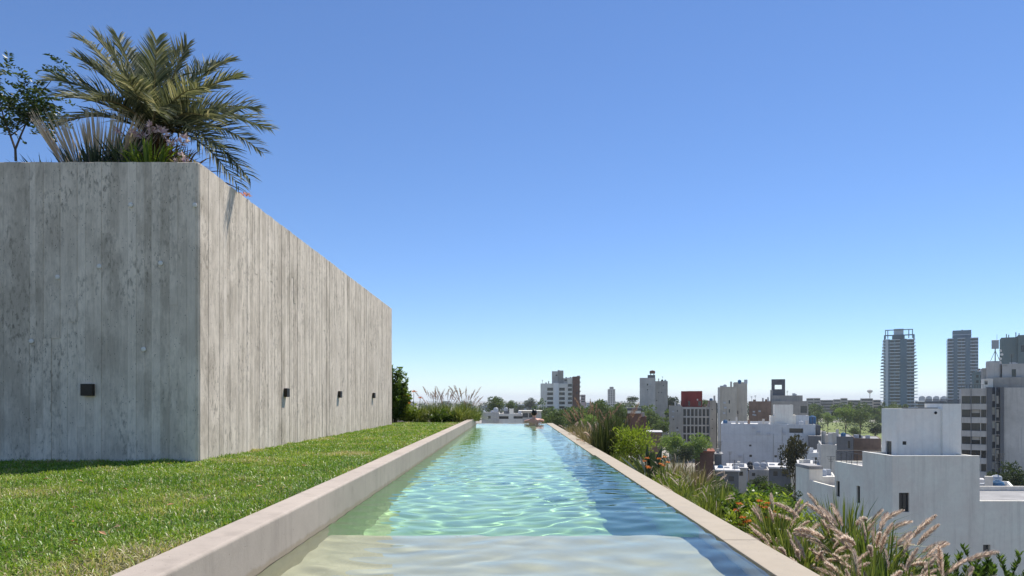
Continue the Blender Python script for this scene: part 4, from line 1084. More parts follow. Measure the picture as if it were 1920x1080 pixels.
# --- window-grid office with red roof house
B = Bld('grid_window_building', 'grey building with a grid of tall windows and a dark red box on its roof', 235, 1297)
B.blk(1254.2, 1279, 761, M_grey, 0, 14, holes=[(1262, 1264, 785.5, 788), (1268.5, 1271, 801, 804), (1269, 1271, 769, 772)], style='bare')
cols = [(1281.2 + 7.25 * i, 1286.3 + 7.25 * i) for i in range(7)]
rows = [(766.5, 780.3), (783, 796.3), (799, 812), (814.5, 828)]
B.blk(1279.05, 1331, 763.2, M_lgrey, 0.8, 13, holes=grid_holes(cols, rows), rec=0.55, style='two')
B.blk(1331.05, 1342.6, 751, M_grey, 0, 14, holes=[(1334.5, 1336.5, 767, 769), (1334.5, 1336.5, 785, 787), (1334.5, 1336.5, 802, 804)], style='bare')
MB().box(B.X(1342.7), B.X(1346), 3, 10, 0, B.Z(755)).build('recess_wall', M_dgrey, B.e)
B.blk(1277.5, 1288.3, 733.4, M_red, 3.2, 9, z0=B.Z(763.2, 3.2), parapet=0.2)
B.blk(1288.35, 1316.8, 733.2, M_red, 2.6, 9, z0=B.Z(763.2, 2.6), holes=[(1290, 1294, 752, 761), (1309, 1315, 752, 761)], parapet=0.2, style='bare')
MB().box(B.X(1307), B.X(1309.5), 2.45, 2.6, B.Z(751), B.Z(748)).build('wall_lamp', M_white, B.e)

# --- raw concrete stair block
B = Bld('concrete_twin_block', 'raw concrete block of two joined shafts right of the window-grid building', 215, 1374)
B.blk(1346.3, 1350.3, 726, M_lgrey, -0.4, 9)
B.blk(1350.35, 1382, 725.2, M_beige, 0, 9, holes=[(1366, 1369, 750, 757), (1366, 1369, 767, 774), (1366, 1369, 786, 792)], style='white')
B.blk(1376.5, 1401, 716.7, M_beige, 1.6, 9, holes=[(1382.4, 1384, 770, 776), (1382.4, 1384, 788, 793)], style='bare')
MB().box(B.X(1357.5), B.X(1360), 3, 4, B.Z(725), B.Z(723)).build('vent', M_dgrey, B.e)

# --- weathered brown building with open tower
B = Bld('weathered_brown_building', 'weathered brown building with an open square window in its roof tower', 245, 1460)
B.blk(1404, 1446, 752.6, M_rust, 0, 14)
B.blk(1446.05, 1515.6, 752, M_grey, 0.5, 14, holes=[(1501, 1513, 761, 774, 'bare')])
B.blk(1446.5, 1505, 741.5, M_grey, 2, 10, z0=B.Z(752, 2))
mb = MB(); wall_with_holes(mb, B.X(1447.5), B.X(1473), B.Z(741.5), B.Z(710.5), [(B.X(1453.2), B.X(1467.5), B.Z(729.5), B.Z(721))], lambda u, z, d: (u, 3 + d, z), 4.0)
wall_with_holes(mb, B.X(1447.5), B.X(1473), B.Z(741.5), B.Z(710.5), [(B.X(1453.2), B.X(1467.5), B.Z(729.5), B.Z(721))], lambda u, z, d: (u, 7 - d, z), 0.01)
xa, xb, za, zb = B.X(1447.5), B.X(1473), B.Z(741.5), B.Z(710.5)
mb.poly([(xa, 7, za), (xa, 3, za), (xa, 3, zb), (xa, 7, zb)]); mb.poly([(xb, 3, za), (xb, 7, za), (xb, 7, zb), (xb, 3, zb)]); mb.poly([(xa, 3, zb), (xb, 3, zb), (xb, 7, zb), (xa, 7, zb)])
mb.build('open_tower', M_dgrey, B.e)
MB().box(B.X(1445), B.X(1449.5), 2.9, 6, B.Z(752), B.Z(731)).build('tower_pier', M_grey, B.e)
for px, top in ((1412, 749.5), (1435, 748.5)): MB().box(B.X(px), B.X(px + 5), 3, 5, B.Z(752.6), B.Z(top)).build('chimney', M_rust, B.e)

# --- long pale blue building with upper boxes
B = Bld('pale_blue_warehouse', 'long pale blue-white blank building with a stepped white box above it', 170, 1430)
B.blk(1351.6, 1478, 795, M_blueish, 0, 22, holes=[(1404.5, 1409, 834, 837.5), (1461.5, 1465, 834, 837), (1405, 1410, 853, 857.5), (1452, 1457, 853, 857)], style='bare', roof=M_rooflight)
MB().box(B.X(1352), B.X(1470), -0.10, 0, B.Z(816), B.Z(815)).build('ledge', M_blueish, B.e)
MB().box(B.X(1352), B.X(1470), -0.08, 0, B.Z(830), B.Z(829.3)).build('ledge', M_blueish, B.e)
B.blk(1478.05, 1529, 795, M_blueish, 0.2, 20, holes=[(1480, 1506, 802.5, 811, 'bare')], rec=1.5, roof=M_rooflight)
B.blk(1445, 1452.5, 780, M_white, 5, 8, z0=B.Z(795, 5)); B.blk(1452.55, 1487, 759, M_white, 4.6, 8, z0=B.Z(795, 4.6)); B.blk(1487.05, 1492.6, 778, M_white, 5, 8, z0=B.Z(795, 5))
B.blk(1492.65, 1516.8, 779, M_blueish, 5.2, 8, z0=B.Z(795, 5.2))
tank(B.e, B.X(1523, 6), 6, B.Z(794, 6), 0.9, 2.1, M_tankblue)
B.blk(1529.05, 1538.5, 796.5, M_dgrey, 1, 10)

# --- low rooftops in front of it
def house(name, label, D, p0, p1, top, bottom_mat, roof, dep=7, holes=(), slab=0.0, group=None, style='bare'):
    b_ = Bld(name, label, D, (p0 + p1) / 2, 'house', 0, group); b_.p0, b_.p1, b_.top = p0, p1, top
    b_.blk(p0, p1, top, bottom_mat, 0, dep, holes=holes, roof=roof, parapet=0.12, style=style)
    if slab: MB().box(b_.X(p0) - 0.3, b_.X(p1) + 0.3, -0.5, dep + 0.2, b_.Z(top) + 0.003, b_.Z(top) + slab).build('roof_slab', roof, b_.e)
    return b_
G = 'low houses below the terrace'
house('low_house', 'low dark-walled house with a pale canopy roof below the dry grass', 130, 1344, 1385, 883.5, M_dgrey, M_rooflight, 8, [(1350, 1358, 893, 902), (1366, 1376, 893, 902)], 0.25, G)
house('low_house', 'low white house with flat pale roof, foot of the pale blue building', 142, 1366, 1400, 878, M_white, M_rooflight, 9, [(1386, 1393, 884, 892)], 0.2, G)
h = house('low_house', 'low grey house carrying two round silver water tanks', 140, 1404, 1442, 881, M_lgrey, M_roofgrey, 9, [(1410, 1416, 887, 893)], 0, G)
tank(h.e, h.X(1419.4), 2, h.Z(880.5), 0.62, 1.35, M_tank); tank(h.e, h.X(1432.5), 2, h.Z(880.5), 0.62, 1.35, M_tank); tank(h.e, h.X(1407), 3, h.Z(880.5), 0.55, 1.3, M_metal)
house('low_house', 'low dark house with a bright flat roof beside the silver tanks', 128, 1444, 1483, 878.5, M_dgrey, M_rooflight, 9, [(1450, 1458, 884, 893), (1466, 1474, 884, 893)], 0.3, G)
house('low_house', 'plain white low house behind the dark tree', 135, 1473, 1509, 862, M_white, M_rooflight, 10, [(1480, 1484, 870, 876)], 0, G)
house('low_house', 'pale blue-white flat house between the dark tree and the grey wall', 120, 1510, 1538, 849, M_blueish, M_rooflight, 9, [(1528, 1532, 857, 864)], 0, G)
house('low_house', 'grey blank-walled house left of the terrace with railing', 95, 1539, 1569, 834, M_lgrey, M_roofgrey, 10, (), 0, G)
h = house('low_house', 'small red-roofed house with a white skylight among the trees', 150, 1304, 1338, 848, M_brown, M_tile, 8, (), 0.3, G)
MB().box(h.X(1311), h.X(1326), 0.5, 4, h.Z(848) + 0.31, h.Z(848) + 0.7).build('skylight', M_whiteclean, h.e)
house('low_house', 'low grey shed at the foot of the concrete twin block', 150, 1341, 1353, 852, M_dgrey, M_roofgrey, 6, (), 0.15, G)
house('low_house', 'long low grey shed roof behind the dark tree', 160, 1516, 1600, 818, M_dgrey, M_roofgrey, 14, [(1590, 1594, 826, 840)], 0, G)
house('low_house', 'brownish low shed roof in front of the park', 165, 1601, 1652, 822, M_rust, M_roofgrey, 14, (), 0, G)
house('low_house', 'low white house with small windows left of the white house steps', 85, 1517.5, 1566, 893.5, M_white, M_rooflight, 6, [(1531, 1537, 898, 906), (1542, 1553, 897, 907), (1557, 1562, 898, 907)], 0, G, 'white')
house('low_house', 'flat dark roof just left of the white house chimney', 100, 1500, 1548, 874, M_dgrey, M_rooflight, 8, (), 0.2, G)
house('low_house', 'pale flat-roofed house glimpsed left of the red brick house', 200, 1096, 1125, 792, M_white, M_rooflight, 8, (), 0, G)
house('low_house', 'pale roofed shed glimpsed right of the red brick house', 165, 1213, 1240, 811, M_rust, M_rooflight, 8, (), 0.2, G)
B = Bld('modernist_villa', 'low grey villa with ribbon windows and a roof tank beyond the far pool edge', 210, 945, 'house')
B.blk(903, 936, 773.5, M_lgrey, 0, 12, holes=[(915, 920, 780, 785)], style='bare', roof=M_rooflight)
B.blk(936.05, 980, 776, M_white, -0.6, 12, holes=[(936, 953.5, 780, 785.5), (963, 980, 779.5, 785)], rec=0.7, style='bare', roof=M_rooflight)
B.blk(955, 963, 766.5, M_white, 3, 4, z0=B.Z(776)); B.blk(944.5, 955, 771.5, M_dgrey, 3, 4, z0=B.Z(776))
tank(B.e, B.X(929.5), 3, B.Z(773.5), 0.75, 1.5, M_tank); tank(B.e, B.X(949), 4, B.Z(771.5), 0.6, 1.2, M_tank)
B = Bld('long_white_canopy', 'long pale flat roof with dark glazing just behind the swimmer', 240, 996, 'house')
B.blk(975, 1015, 771, M_lgrey, 0, 10, holes=[(978, 990, 774, 783), (992, 1004, 774, 783)], style='bare'); MB().box(B.X(972), B.X(1017), -0.8, 11, B.Z(771) + 0.003, B.Z(770)).build('roof_slab', M_white, B.e)

# --- white house to the right
WD = 40.0
e = empty('white_house', ((1673 - 960) / 1280 * WD, WD, GROUND), 0, 'large white rendered house with stepped side wall and roof cube, right of the pool', 'house')
def wx(px, D=WD): return (px - 960) / 1280 * D - (1673 - 960) / 1280 * WD
def wz(py, D=WD): return CAMZ - (py - 750) / 1280 * D - GROUND
zt = wz(855.5)
yl = lambda px: WD * 713 / (px - 960) - WD       # depth of a picture column on the side wall
# main body, side openings are measured from the back end (u runs y0+y1-u)
dep1 = yl(1617)
block(e, 0, wx(1837), 0, dep1, 0, zt, M_white, front=[(wx(1685.6), wx(1705), wz(960), wz(924)), (wx(1685.6), wx(1703.5), wz(1054), wz(1020))], rec=0.18, parapet=0.25, roof=M_roofgrey)
y1, y2 = dep1 + 0.002, yl(1565); z2 = wz(874, WD + dep1)
def sidewin(pa, pb, r0, r1, ya, yb):
    ua, ub = yl(pa), yl(pb); Dm = WD + (ua + ub) / 2
    return (ya + yb - ua, ya + yb - ub, wz(r1, Dm), wz(r0, Dm))
block(e, 0, 5.0, y1, y2, 0, z2, M_white, left=[sidewin(1606, 1612.5, 911, 943, y1, y2), sidewin(1568, 1574.5, 902, 931, y1, y2)], rec=0.15, parapet=0.12, roof=M_roofgrey)
y3 = yl(1492); z3 = wz(897, WD + yl(1505))
block(e, 0, 4.9, y2 + 0.002, y3, 0, z3, M_white, parapet=0.6, roof=M_roofgrey)
yc0 = yl(1517.5)
MB().box(0.003, 1.0, yc0, y3 - 0.003, z3 + 0.001, wz(880, WD + yc0)).build('chimney', M_white, e); MB().box(-0.03, 1.03, yc0 - 0.03, y3, wz(880, WD + yc0), wz(874, WD + yc0)).build('chimney_cap', M_roofgrey, e)
MB().box(wx(1681, 42), wx(1764.7, 42), 2.0, 4.2, zt - 0.25, wz(766, 42)).build('roof_cube', M_white, e) if False else None
# roof cube with its door, taller shaft on its right
cx0, cx1 = wx(1681, 42), wx(1764.7, 42); cz0, cz1 = zt - 0.26, wz(766, 42)
cd = 42 * 721 / 693 - 42
def wall_u(pa, pb):  # columns on the cube's side wall -> u range
    f = lambda px: 42 * 721 / (px - 960) - WD
    return f(pa), f(pb)
ua, ub = wall_u(1671.5, 1660.5)
block(e, cx0, cx1, 2.0, 2.0 + cd, cz0, cz1, M_cube, front=[(wx(1692.3, 42), wx(1699.8, 42), wz(834, 42), wz(827.5, 42), 'two')], left=[(2.0 + 2.0 + cd - ub, 2.0 + 2.0 + cd - ua, cz0 + 0.02, cz0 + 0.98, 'bare')], rec=0.1, parapet=0.06, name='roof_cube', roof=M_roofgrey)
block(e, cx1 + 0.003, wx(1799, 42), 1.85, 2.0 + cd, cz0, wz(757, 42), M_cube, parapet=0.05, name='roof_shaft', roof=M_roofgrey)
for i in range(5): MB().box(cx1 + 0.01 + 0.2 * 0, wx(1799, 42) - 0.01, 1.9, 2.0 + cd, wz(756.4, 42) + 0.035 * i * 1.6, wz(756.4, 42) + 0.035 * i * 1.6 + 0.03).build('roof_slat', M_dgrey, e)
MB().box(cx0 + 0.5, cx1 - 0.15, 2.1, 2.3, cz1 + 0.001, cz1 + 0.06).build('cube_cap', M_dgrey, e)
MB().lathe([(0.07, 0), (0.09, 0.03), (0.05, 0.05)], 12).build('round_vent', M_metal, e, (wx(1754, 42), 2.0, wz(774, 42)), (R(90), 0, 0))
MB().box(-0.0, wx(1837) + 0.0, -0.03, 0.16, zt + 0.001, zt + 0.035).build('parapet_cap', M_whiteclean, e)
MB().box(-0.03, 0.16, 0.165, dep1, zt + 0.001, zt + 0.035).build('parapet_cap', M_whiteclean, e)
# terrace railing
rl = MB(); zb = z2
rl.tube([(0.08, y1 + 0.1, zb + 0.72), (0.08, y2 - 0.05, zb + 0.72)], 0.02, 5)
rl.tube([(0.08, y2 - 0.05, zb + 0.72), (4.9, y2 - 0.05, zb + 0.72)], 0.02, 5)
rl.build('railing_top', M_metal, e)
for k in range(6): MB().tube([(0.08, y1 + 0.1 + k * (y2 - y1 - 0.15) / 5, zb), (0.08, y1 + 0.1 + k * (y2 - y1 - 0.15) / 5, zb + 0.72)], 0.018, 5).build('railing_post', M_metal, e)
for k in range(1, 6): MB().tube([(0.08 + k * 0.96, y2 - 0.05, zb), (0.08 + k * 0.96, y2 - 0.05, zb + 0.72)], 0.018, 5).build('railing_post', M_metal, e)
for k in range(4): MB().tube([(0.08, y2 - 1.2, zb + 0.15 + k * 0.14), (0.08, y2 - 0.05, zb + 0.15 + k * 0.14)], 0.01, 4).build('railing_bar', M_metal, e)
# right wing, lower
block(e, wx(1837) + 0.002, wx(2150), 0.02, 7, 0, wz(939.5), M_white, front=[(wx(1843.7), wx(1857.5), wz(1035.5), wz(1021.5))], rec=0.2, parapet=0.3, roof=M_roofgrey, style='bare')
h = house('low_house', 'small bright white house with a grey roof tank behind the white house wing', 60, 1838, 1874, 921, M_whiteclean, M_rooflight, 5, [(1845, 1851, 930, 937)], 0.08, G)
h.blk(1874.05, 1902, 911, M_whiteclean, 1, 5, roof=M_rooflight, holes=[(1876.5, 1883.5, 925, 936)]); tank(h.e, h.X(1874), 3, h.Z(911), 0.42, 0.7, M_tank)
MB().box(h.X(1839), h.X(1850), 3, 4.5, h.Z(921), h.Z(906)).build('chimney', M_rooflight, h.e)

# --- apartment block at the right edge
B = Bld('balcony_apartment_building', 'apartment block with light bands and dark windows at the right edge', 138, 1860)
fl = [(742.5 + 25.6 * i, 757 + 25.6 * i) for i in range(7)]
hs = []
for i, (a, c) in enumerate(fl): hs += [(1803.5, 1820, a, c, 'two'), (1821.5, 1838, a, c, 'blind' if i % 2 else 'two'), (1839.5, 1849, a, c, 'two')]
B.blk(1802, 1850, 728, M_lgrey, 0, 12, holes=hs, rec=0.5)
for i, (a, c) in enumerate(fl): MB().box(B.X(1801.6), B.X(1850.2), -0.28, -0.001, B.Z(a + 25.6), B.Z(c + 0.3)).build('balcony_band', M_lgrey, B.e)
MB().box(B.X(1820.2), B.X(1821.3), -0.36, -0.29, 0, B.Z(728)).build('pier', M_dgrey, B.e)
MB().box(B.X(1850.3), B.X(1860), -0.5, 12, 0, B.Z(726)).build('pier', M_dgrey, B.e)
MB().box(B.X(1875), B.X(1882), -0.5, 12, 0, B.Z(726)).build('pier', M_dgrey, B.e)
MB().box(B.X(1860.1), B.X(1874.9), 1.2, 12, 0, B.Z(726)).build('stair_wall', M_dgrey, B.e)
for i in range(7):
    MB().box(B.X(1861), B.X(1866.3), 1.0, 1.19, B.Z(752 + 25.6 * i), B.Z(739 + 25.6 * i)).build('stair_panel', M_white, B.e)
    MB().box(B.X(1868.5), B.X(1873.5), 1.0, 1.19, B.Z(757 + 25.6 * i), B.Z(742 + 25.6 * i)).build('stair_panel', M_white, B.e)
    MB().box(B.X(1860.3), B.X(1874.7), 0.5, 1.19, B.Z(765 + 25.6 * i), B.Z(763.5 + 25.6 * i)).build('stair_landing', M_lgrey, B.e)
MB().tube([(B.X(1867.3), 0.6, 0), (B.X(1867.3), 0.6, B.Z(726))], 0.1, 6).build('drain_pipe', M_greymetal, B.e)
B.blk(1882.05, 1990, 727, M_lgrey, -0.3, 12)
B.blk(1850, 1985, 708, M_grey, 3, 9, z0=B.Z(728, 3), holes=[])
mb = MB(); n = 14
pr = [(B.X(1848.5, 4), 5.5)]; x0, x1 = B.X(1849, 4), B.X(1879, 4); r = (x1 - x0) / 2
mb.lathe([(r, B.Z(712, 4)), (r, B.Z(680, 4)), (r * .93, B.Z(677, 4)), (0.3, B.Z(676.4, 4))], 20, ((x0 + x1) / 2, 4 + r, 0)); mb.build('tank_house', M_lgrey, B.e, smooth=False)
B.blk(1879.2, 1990, 683, M_lgrey, 4, 8, z0=B.Z(708, 4), holes=[(1881.5, 1889, 683.5 + 1, 687), (1897, 1905, 693, 707)], style='bare')
B.blk(1842, 1849, 690, M_grey, 5, 5, z0=B.Z(712, 5))
B.blk(1843, 1862, 710, M_white, 2.2, 6, z0=B.Z(728, 2.2), holes=[(1846, 1852, 713, 721)], style='bare')
for k in range(9): MB().tube([(B.X(1803 + 5 * k), 0.3, B.Z(728)), (B.X(1803 + 5 * k), 0.3, B.Z(721))], 0.03, 4).build('railing_post', M_metal, B.e)
MB().tube([(B.X(1803), 0.3, B.Z(721)), (B.X(1845), 0.3, B.Z(721))], 0.035, 4).build('railing_top', M_metal, B.e)
B2 = Bld('roof_antenna', 'box antenna on a braced mast on the roof of the right edge apartment block', 143, 1866, 'antenna')
B2.e.location.z = GROUND + B.Z(677, 4) - 0.02
dz = B.Z(677, 4) - 0.02
MB().tube([(0, 0, 0), (0, 0, B2.Z(639) - dz)], 0.09, 6).build('mast', M_metal, B2.e)
MB().box(-0.62, 0.62, -0.3, 0.3, B2.Z(654) - dz, B2.Z(637.5) - dz).build('antenna_box', M_greymetal, B2.e, bevel=0.05)
for s in (-1, 1): MB().tube([(s * 0.85, 0.2, 0), (0, 0, B2.Z(657) - dz)], 0.045, 5).build('brace', M_metal, B2.e)
MB().tube([(0.3, 0, B2.Z(637.5) - dz), (0.3, 0, B2.Z(627) - dz)], 0.025, 4).build('whip', M_metal, B2.e)
B2 = Bld('dish_antenna_mast', 'small mast with pale dishes in front of the green-grey building', 141, 1893, 'antenna')
dz = B.Z(683.3, 4) - 0.02; B2.e.location.z = GROUND + dz; B2.e.location.y = 143.5
MB().tube([(0, 0, 0), (0, 0, 3.2)], 0.05, 6).build('mast', M_metal, B2.e)
for k, z in enumerate((1.3, 2.2, 3.0)): MB().lathe([(0.02, -0.05), (0.2, -0.04), (0.30, 0.08)], 12).build('dish', M_white, B2.e, (0.12 * (1 if k % 2 else -1), -0.12, z), (R(80), 0, R(20 * k)))

B = Bld('green_grey_building', 'dark green-grey block behind the right edge apartment block', 320, 1905)
B.blk(1877.5, 1909, 632, M_teal, 1.5, 14)
B.blk(1909.05, 2010, 628.5, M_teal, 0, 16, holes=[(1914, 1926, 648, 660)])
for px, top in ((1887, 624.5), (1891.5, 626), (1905, 622), (1911, 624)): MB().box(B.X(px), B.X(px + 1.6), 3, 3.5, B.Z(632), B.Z(top)).build('roof_antenna_post', M_metal, B.e)
B = Bld('grey_midrise', 'grey mid-rise roofs between the second tower and the right edge block', 260, 1842)
B.blk(1826, 1858, 697, M_teal, 0, 14, holes=grid_holes([(1830, 1835), (1838, 1843)], [(703, 708), (713, 718)])); B.blk(1834.5, 1850, 692, M_grey, 4, 8, z0=B.Z(697, 4))

# --- residential towers
def slab_tower(name, label, D, p0, p1, top, nfl, pitch, piers, cores, over, pxc, roofbits):
    b_ = Bld(name, label, D, pxc)
    body = MB().box(b_.X(p0), b_.X(p1), 0.7, 24, 0, b_.Z(top)).build('core', M_glass_tower, b_.e)
    for i in range(nfl):
        z = b_.Z(top + pitch * i)
        lx, rx = over(i)
        MB().box(b_.X(p0 - lx), b_.X(p1 + rx), 0.0, 25.5, z - 0.1, z + 0.5).build('balcony_slab', M_slab, b_.e)
    for (a, c, m, y) in piers: MB().box(b_.X(a), b_.X(c), y, 6, 0, b_.Z(top) + 0.8).build('pier', m, b_.e)
    for (a, c) in cores:
        for i in range(nfl): put_window('window', b_.X(c) - b_.X(a), 1.7, 'two', b_.e, ((b_.X(a) + b_.X(c)) / 2, 0.62, b_.Z(top + pitch * (i + 0.55))))
    roofbits(b_)
    return b_
t = NT('tower_glazing'); M_glass_tower = t.done(t.pbr(t.mix(t.ramp(t.noise(t.mapping(t.pos(), (0.5, 0.5, 0.34)), 1.0, 2), [(0.45, 0), (0.6, 1)]), (0.02, 0.06, 0.09), (0.07, 0.15, 0.20)), 0.3, None, 0.4))
def crown1(b):
    MB().box(b.X(1677), b.X(1695), 6, 14, b.Z(634), b.Z(615.3)).build('machine_room', M_tower, b.e)
    MB().box(b.X(1674), b.X(1697), 5, 15, b.Z(634.2), b.Z(628)).build('machine_room_base', M_towerglass_frame, b.e)
    for px in (1660.5, 1665, 1711.5, 1704.5): MB().box(b.X(px) - 0.35, b.X(px) + 0.35, 3, 3.8, b.Z(634), b.Z(617)).build('crown_post', M_towerglass_frame, b.e)
    MB().box(b.X(1660), b.X(1712.5), 3.1, 3.7, b.Z(618.6), b.Z(617)).build('crown_beam', M_towerglass_frame, b.e)
    MB().box(b.X(1658), b.X(1715), 2.4, 3.0, b.Z(629), b.Z(627)).build('crown_beam', M_towerglass_frame, b.e)
    for px in (1659, 1714): MB().box(b.X(px) - 0.6, b.X(px) + 0.6, 2.2, 3.4, b.Z(636), b.Z(627.5)).build('crown_post', M_towerglass_frame, b.e)
slab_tower('residential_tower', 'tall glass tower with balcony slabs on both sides and an open roof frame', 640, 1658, 1714.5, 637, 31, 6.05, [(1660, 1665.5, M_tower, -0.35), (1688, 1700, M_towerglass_frame, -0.4), (1666, 1668, M_towerglass_frame, -0.3)], [(1670, 1676), (1679, 1686), (1702, 1706), (1708, 1713)], lambda i: (1.5 + min(4.5, i * 0.5) if i % 1 == 0 else 0, 2.0 + min(4.5, i * 0.5)), 1687, crown1)
def crown2(b):
    MB().box(b.X(1787.5), b.X(1822), 5, 18, b.Z(635), b.Z(618.3)).build('machine_room', M_towerglass_frame, b.e)
    MB().box(b.X(1787), b.X(1822.5), 4.8, 18.2, b.Z(627), b.Z(626)).build('machine_room_band', M_tower, b.e)
    MB().box(b.X(1804), b.X(1806), 8, 9, b.Z(618.3), b.Z(616.8)).build('roof_vent', M_dgrey, b.e)
slab_tower('residential_tower', 'second glass tower with white banded sides and a dark flat penthouse', 680, 1777, 1834.5, 634.5, 24, 6.0, [(1788, 1795, M_towerglass_frame, -0.5), (1810, 1819, M_towerglass_frame, -0.4)], [(1779, 1785), (1797, 1802), (1804, 1808), (1822, 1828)], lambda i: (0, 0), 1805, crown2)

# --- far rows
def far_row(name, label, D, p0, p1, top, mat, nrows, seed, bumps=0):
    b_ = Bld(name, label, D, (p0 + p1) / 2)
    rr = random.Random(seed); x = p0
    while x < p1:
        w = rr.uniform(10, 26); tp = top + rr.uniform(-2.0, 3.0)
        q = min(x + w, p1); y0 = rr.uniform(0, 20)
        pitch = 1280 * 3.2 / D
        rows_ = [(tp + 1.5 + pitch * i, tp + 1.5 + pitch * (i + 0.5)) for i in range(nrows)]
        b_.blk(x, q - 0.2, tp, mat, y0, 9, holes=[(x + 1.0, q - 1.2, a, c, 'bare') for a, c in rows_], rec=0.6)
        x = q
    return b_
far_row('distant_apartment_row', 'long row of distant grey blocks behind the park, left of the glass tower', 760, 1512, 1652, 748, M_grey, 4, 4)
b_ = far_row('distant_apartment_row', 'distant grey row with vaulted roofs between the two glass towers', 760, 1716, 1782, 751, M_towerglass_frame, 3, 5)
for px in (1729, 1742, 1756, 1770):
    mb = MB(); r = (b_.X(px + 5.5) - b_.X(px - 5.5)) / 2; z = b_.Z(746)
    pts = [(r * math.cos(math.pi * k / 10), z + r * 0.75 * math.sin(math.pi * k / 10)) for k in range(11)]
    mb.poly([(x, 0, zz) for x, zz in pts]); mb.poly([(x, 14, zz) for x, zz in pts][::-1])
    for k in range(10): mb.poly([(pts[k][0], 0, pts[k][1]), (pts[k][0], 14, pts[k][1]), (pts[k + 1][0], 14, pts[k + 1][1]), (pts[k + 1][0], 0, pts[k + 1][1])])
    mb.build('vaulted_roof', M_tower, b_.e, (b_.X(px), 0, 0)); MB().box(-r, r, 0.2, 13.8, b_.Z(752), z).build('vault_wall', M_tower, b_.e, (b_.X(px), 0, 0))
B = Bld('far_water_tower', 'tiny distant water tower on the horizon left of the glass tower', 1300, 1631, 'water tower')
MB().lathe([(0.9, 0), (0.7, B.Z(738)), (4.5, B.Z(735)), (4.8, B.Z(732)), (0.5, B.Z(730))], 14).build('tower', M_lgrey, B.e)
far_row('distant_apartment_row', 'faint distant low blocks on the horizon between the white block and the slim tower', 1200, 1100, 1136, 753, M_tower, 2, 6)
far_row('distant_apartment_row', 'faint distant low blocks on the horizon left of the swimmer', 1300, 905, 1010, 758, M_tower, 2, 8)
DRESS = {'white_apartment_building': [(1015, 1033, 719, 1, 4), (1058, 1072, 709, 2, 3)], 'blank_concrete_tower': [(1230, 1251, 714.6, 3, 4)], 'red_brick_house': [(1204, 1211, 781, 4, 2)], 'grid_window_building': [(1256, 1278, 761, 5, 4), (1318, 1330, 763, 6, 3), (1332, 1341, 751, 21, 2)],
 'concrete_twin_block': [(1352, 1375, 725, 7, 3), (1384, 1399, 716.7, 22, 2)], 'weathered_brown_building': [(1406, 1444, 752.6, 8, 5), (1476, 1503, 741.5, 9, 3)], 'pale_blue_warehouse': [(1356, 1440, 795, 10, 9, (1, 6)), (1494, 1526, 795, 23, 3)], 'balcony_apartment_building': [(1882, 1915, 683, 11, 3, (5, 8))],
 'grey_midrise': [(1828, 1850, 697, 12, 3)], 'modernist_villa': [(905, 975, 775, 13, 5)], 'residential_tower': []}
for i, k in enumerate([k for k in BL if hasattr(BL[k], 'p0') and k.startswith(('low ', 'plain white', 'pale blue-white', 'grey blank', 'small bright', 'long low', 'brownish low', 'flat dark'))]):
    b_ = BL[k]; DRESS[k] = [(b_.p0 + 2, b_.p1 - 2, b_.top, 40 + i, 5)]
FIT = {'pale_blue_warehouse': [(1372, 1470, 800, 860, 15, 9)], 'concrete_twin_block': [(1352, 1374, 735, 800, 16, 4)], 'blank_concrete_tower': [(1202, 1227, 715, 770, 17, 5)], 'weathered_brown_building': [(1406, 1444, 758, 790, 18, 4)], 'grid_window_building': [(1256, 1277, 765, 820, 19, 4)]}
# park lawn
D0 = 1280 * 20.8 / 66; D1 = 1280 * 20.8 / 42
o = MB().poly([((1500 - 960) / 1280 * D0, D0 - 60, GROUND + 0.03), ((1720 - 960) / 1280 * D0, D0 - 60, GROUND + 0.03), ((1700 - 960) / 1280 * D1, D1, GROUND + 0.03), ((1500 - 960) / 1280 * D1, D1, GROUND + 0.03)]).build('park_lawn', M_park); tag(o, kind='structure')

# ------------------------------------------------------------------ roof clutter and wall fittings, each a part of its building
def dress(b, p0, p1, top, seed, n=5, y=(1.0, 4.0), aerial=True):
    rr = random.Random(seed); z = b.Z(top) - 0.46
    for i in range(n):
        px = rr.uniform(p0, p1); yy = rr.uniform(*y); k = rr.random(); x = b.X(px, yy)
        if k < 0.35: MB().box(x - 0.5, x + 0.5, yy, yy + 0.5, z, z + rr.uniform(0.8, 1.3)).build('condenser_unit', M_tank, b.e)
        elif k < 0.6: MB().box(x - 0.3, x + 0.3, yy, yy + 0.6, z, z + rr.uniform(1.2, 2.2)).build('chimney', rr.choice([M_lgrey, M_rust, M_white]), b.e)
        elif k < 0.75: tank(b.e, x, yy + 0.6, z, 0.55, 1.25, rr.choice([M_tank, M_tankblue, M_metal]))
        elif aerial:
            h_ = rr.uniform(2.0, 3.6); mb = MB().tube([(x, yy, z), (x, yy, z + h_)], 0.04, 4)
            for q in range(4): mb.tube([(x - 0.5 + 0.08 * q, yy, z + h_ - 0.2 * q), (x + 0.5 - 0.08 * q, yy, z + h_ - 0.2 * q)], 0.025, 4)
            mb.build('aerial', M_metal, b.e)
def fit(b, p0, p1, r0, r1, seed, n=4, y0=0.0):
    rr = random.Random(seed)
    for i in range(n):
        px, py = rr.uniform(p0, p1), rr.uniform(r0, r1); x, z = b.X(px), b.Z(py)
        if rr.random() < 0.6: MB().box(x - 0.4, x + 0.4, y0 - 0.32, y0 - 0.001, z, z + 0.55).build('air_conditioner', M_tank, b.e)
        else: MB().tube([(x, y0 - 0.06, 0), (x, y0 - 0.06, z)], 0.05, 5).build('drain_pipe', M_greymetal, b.e)
for nm, a in DRESS.items():
    for args in a: dress(BL[nm], *args)
for nm, a in FIT.items():
    for args in a: fit(BL[nm], *args)
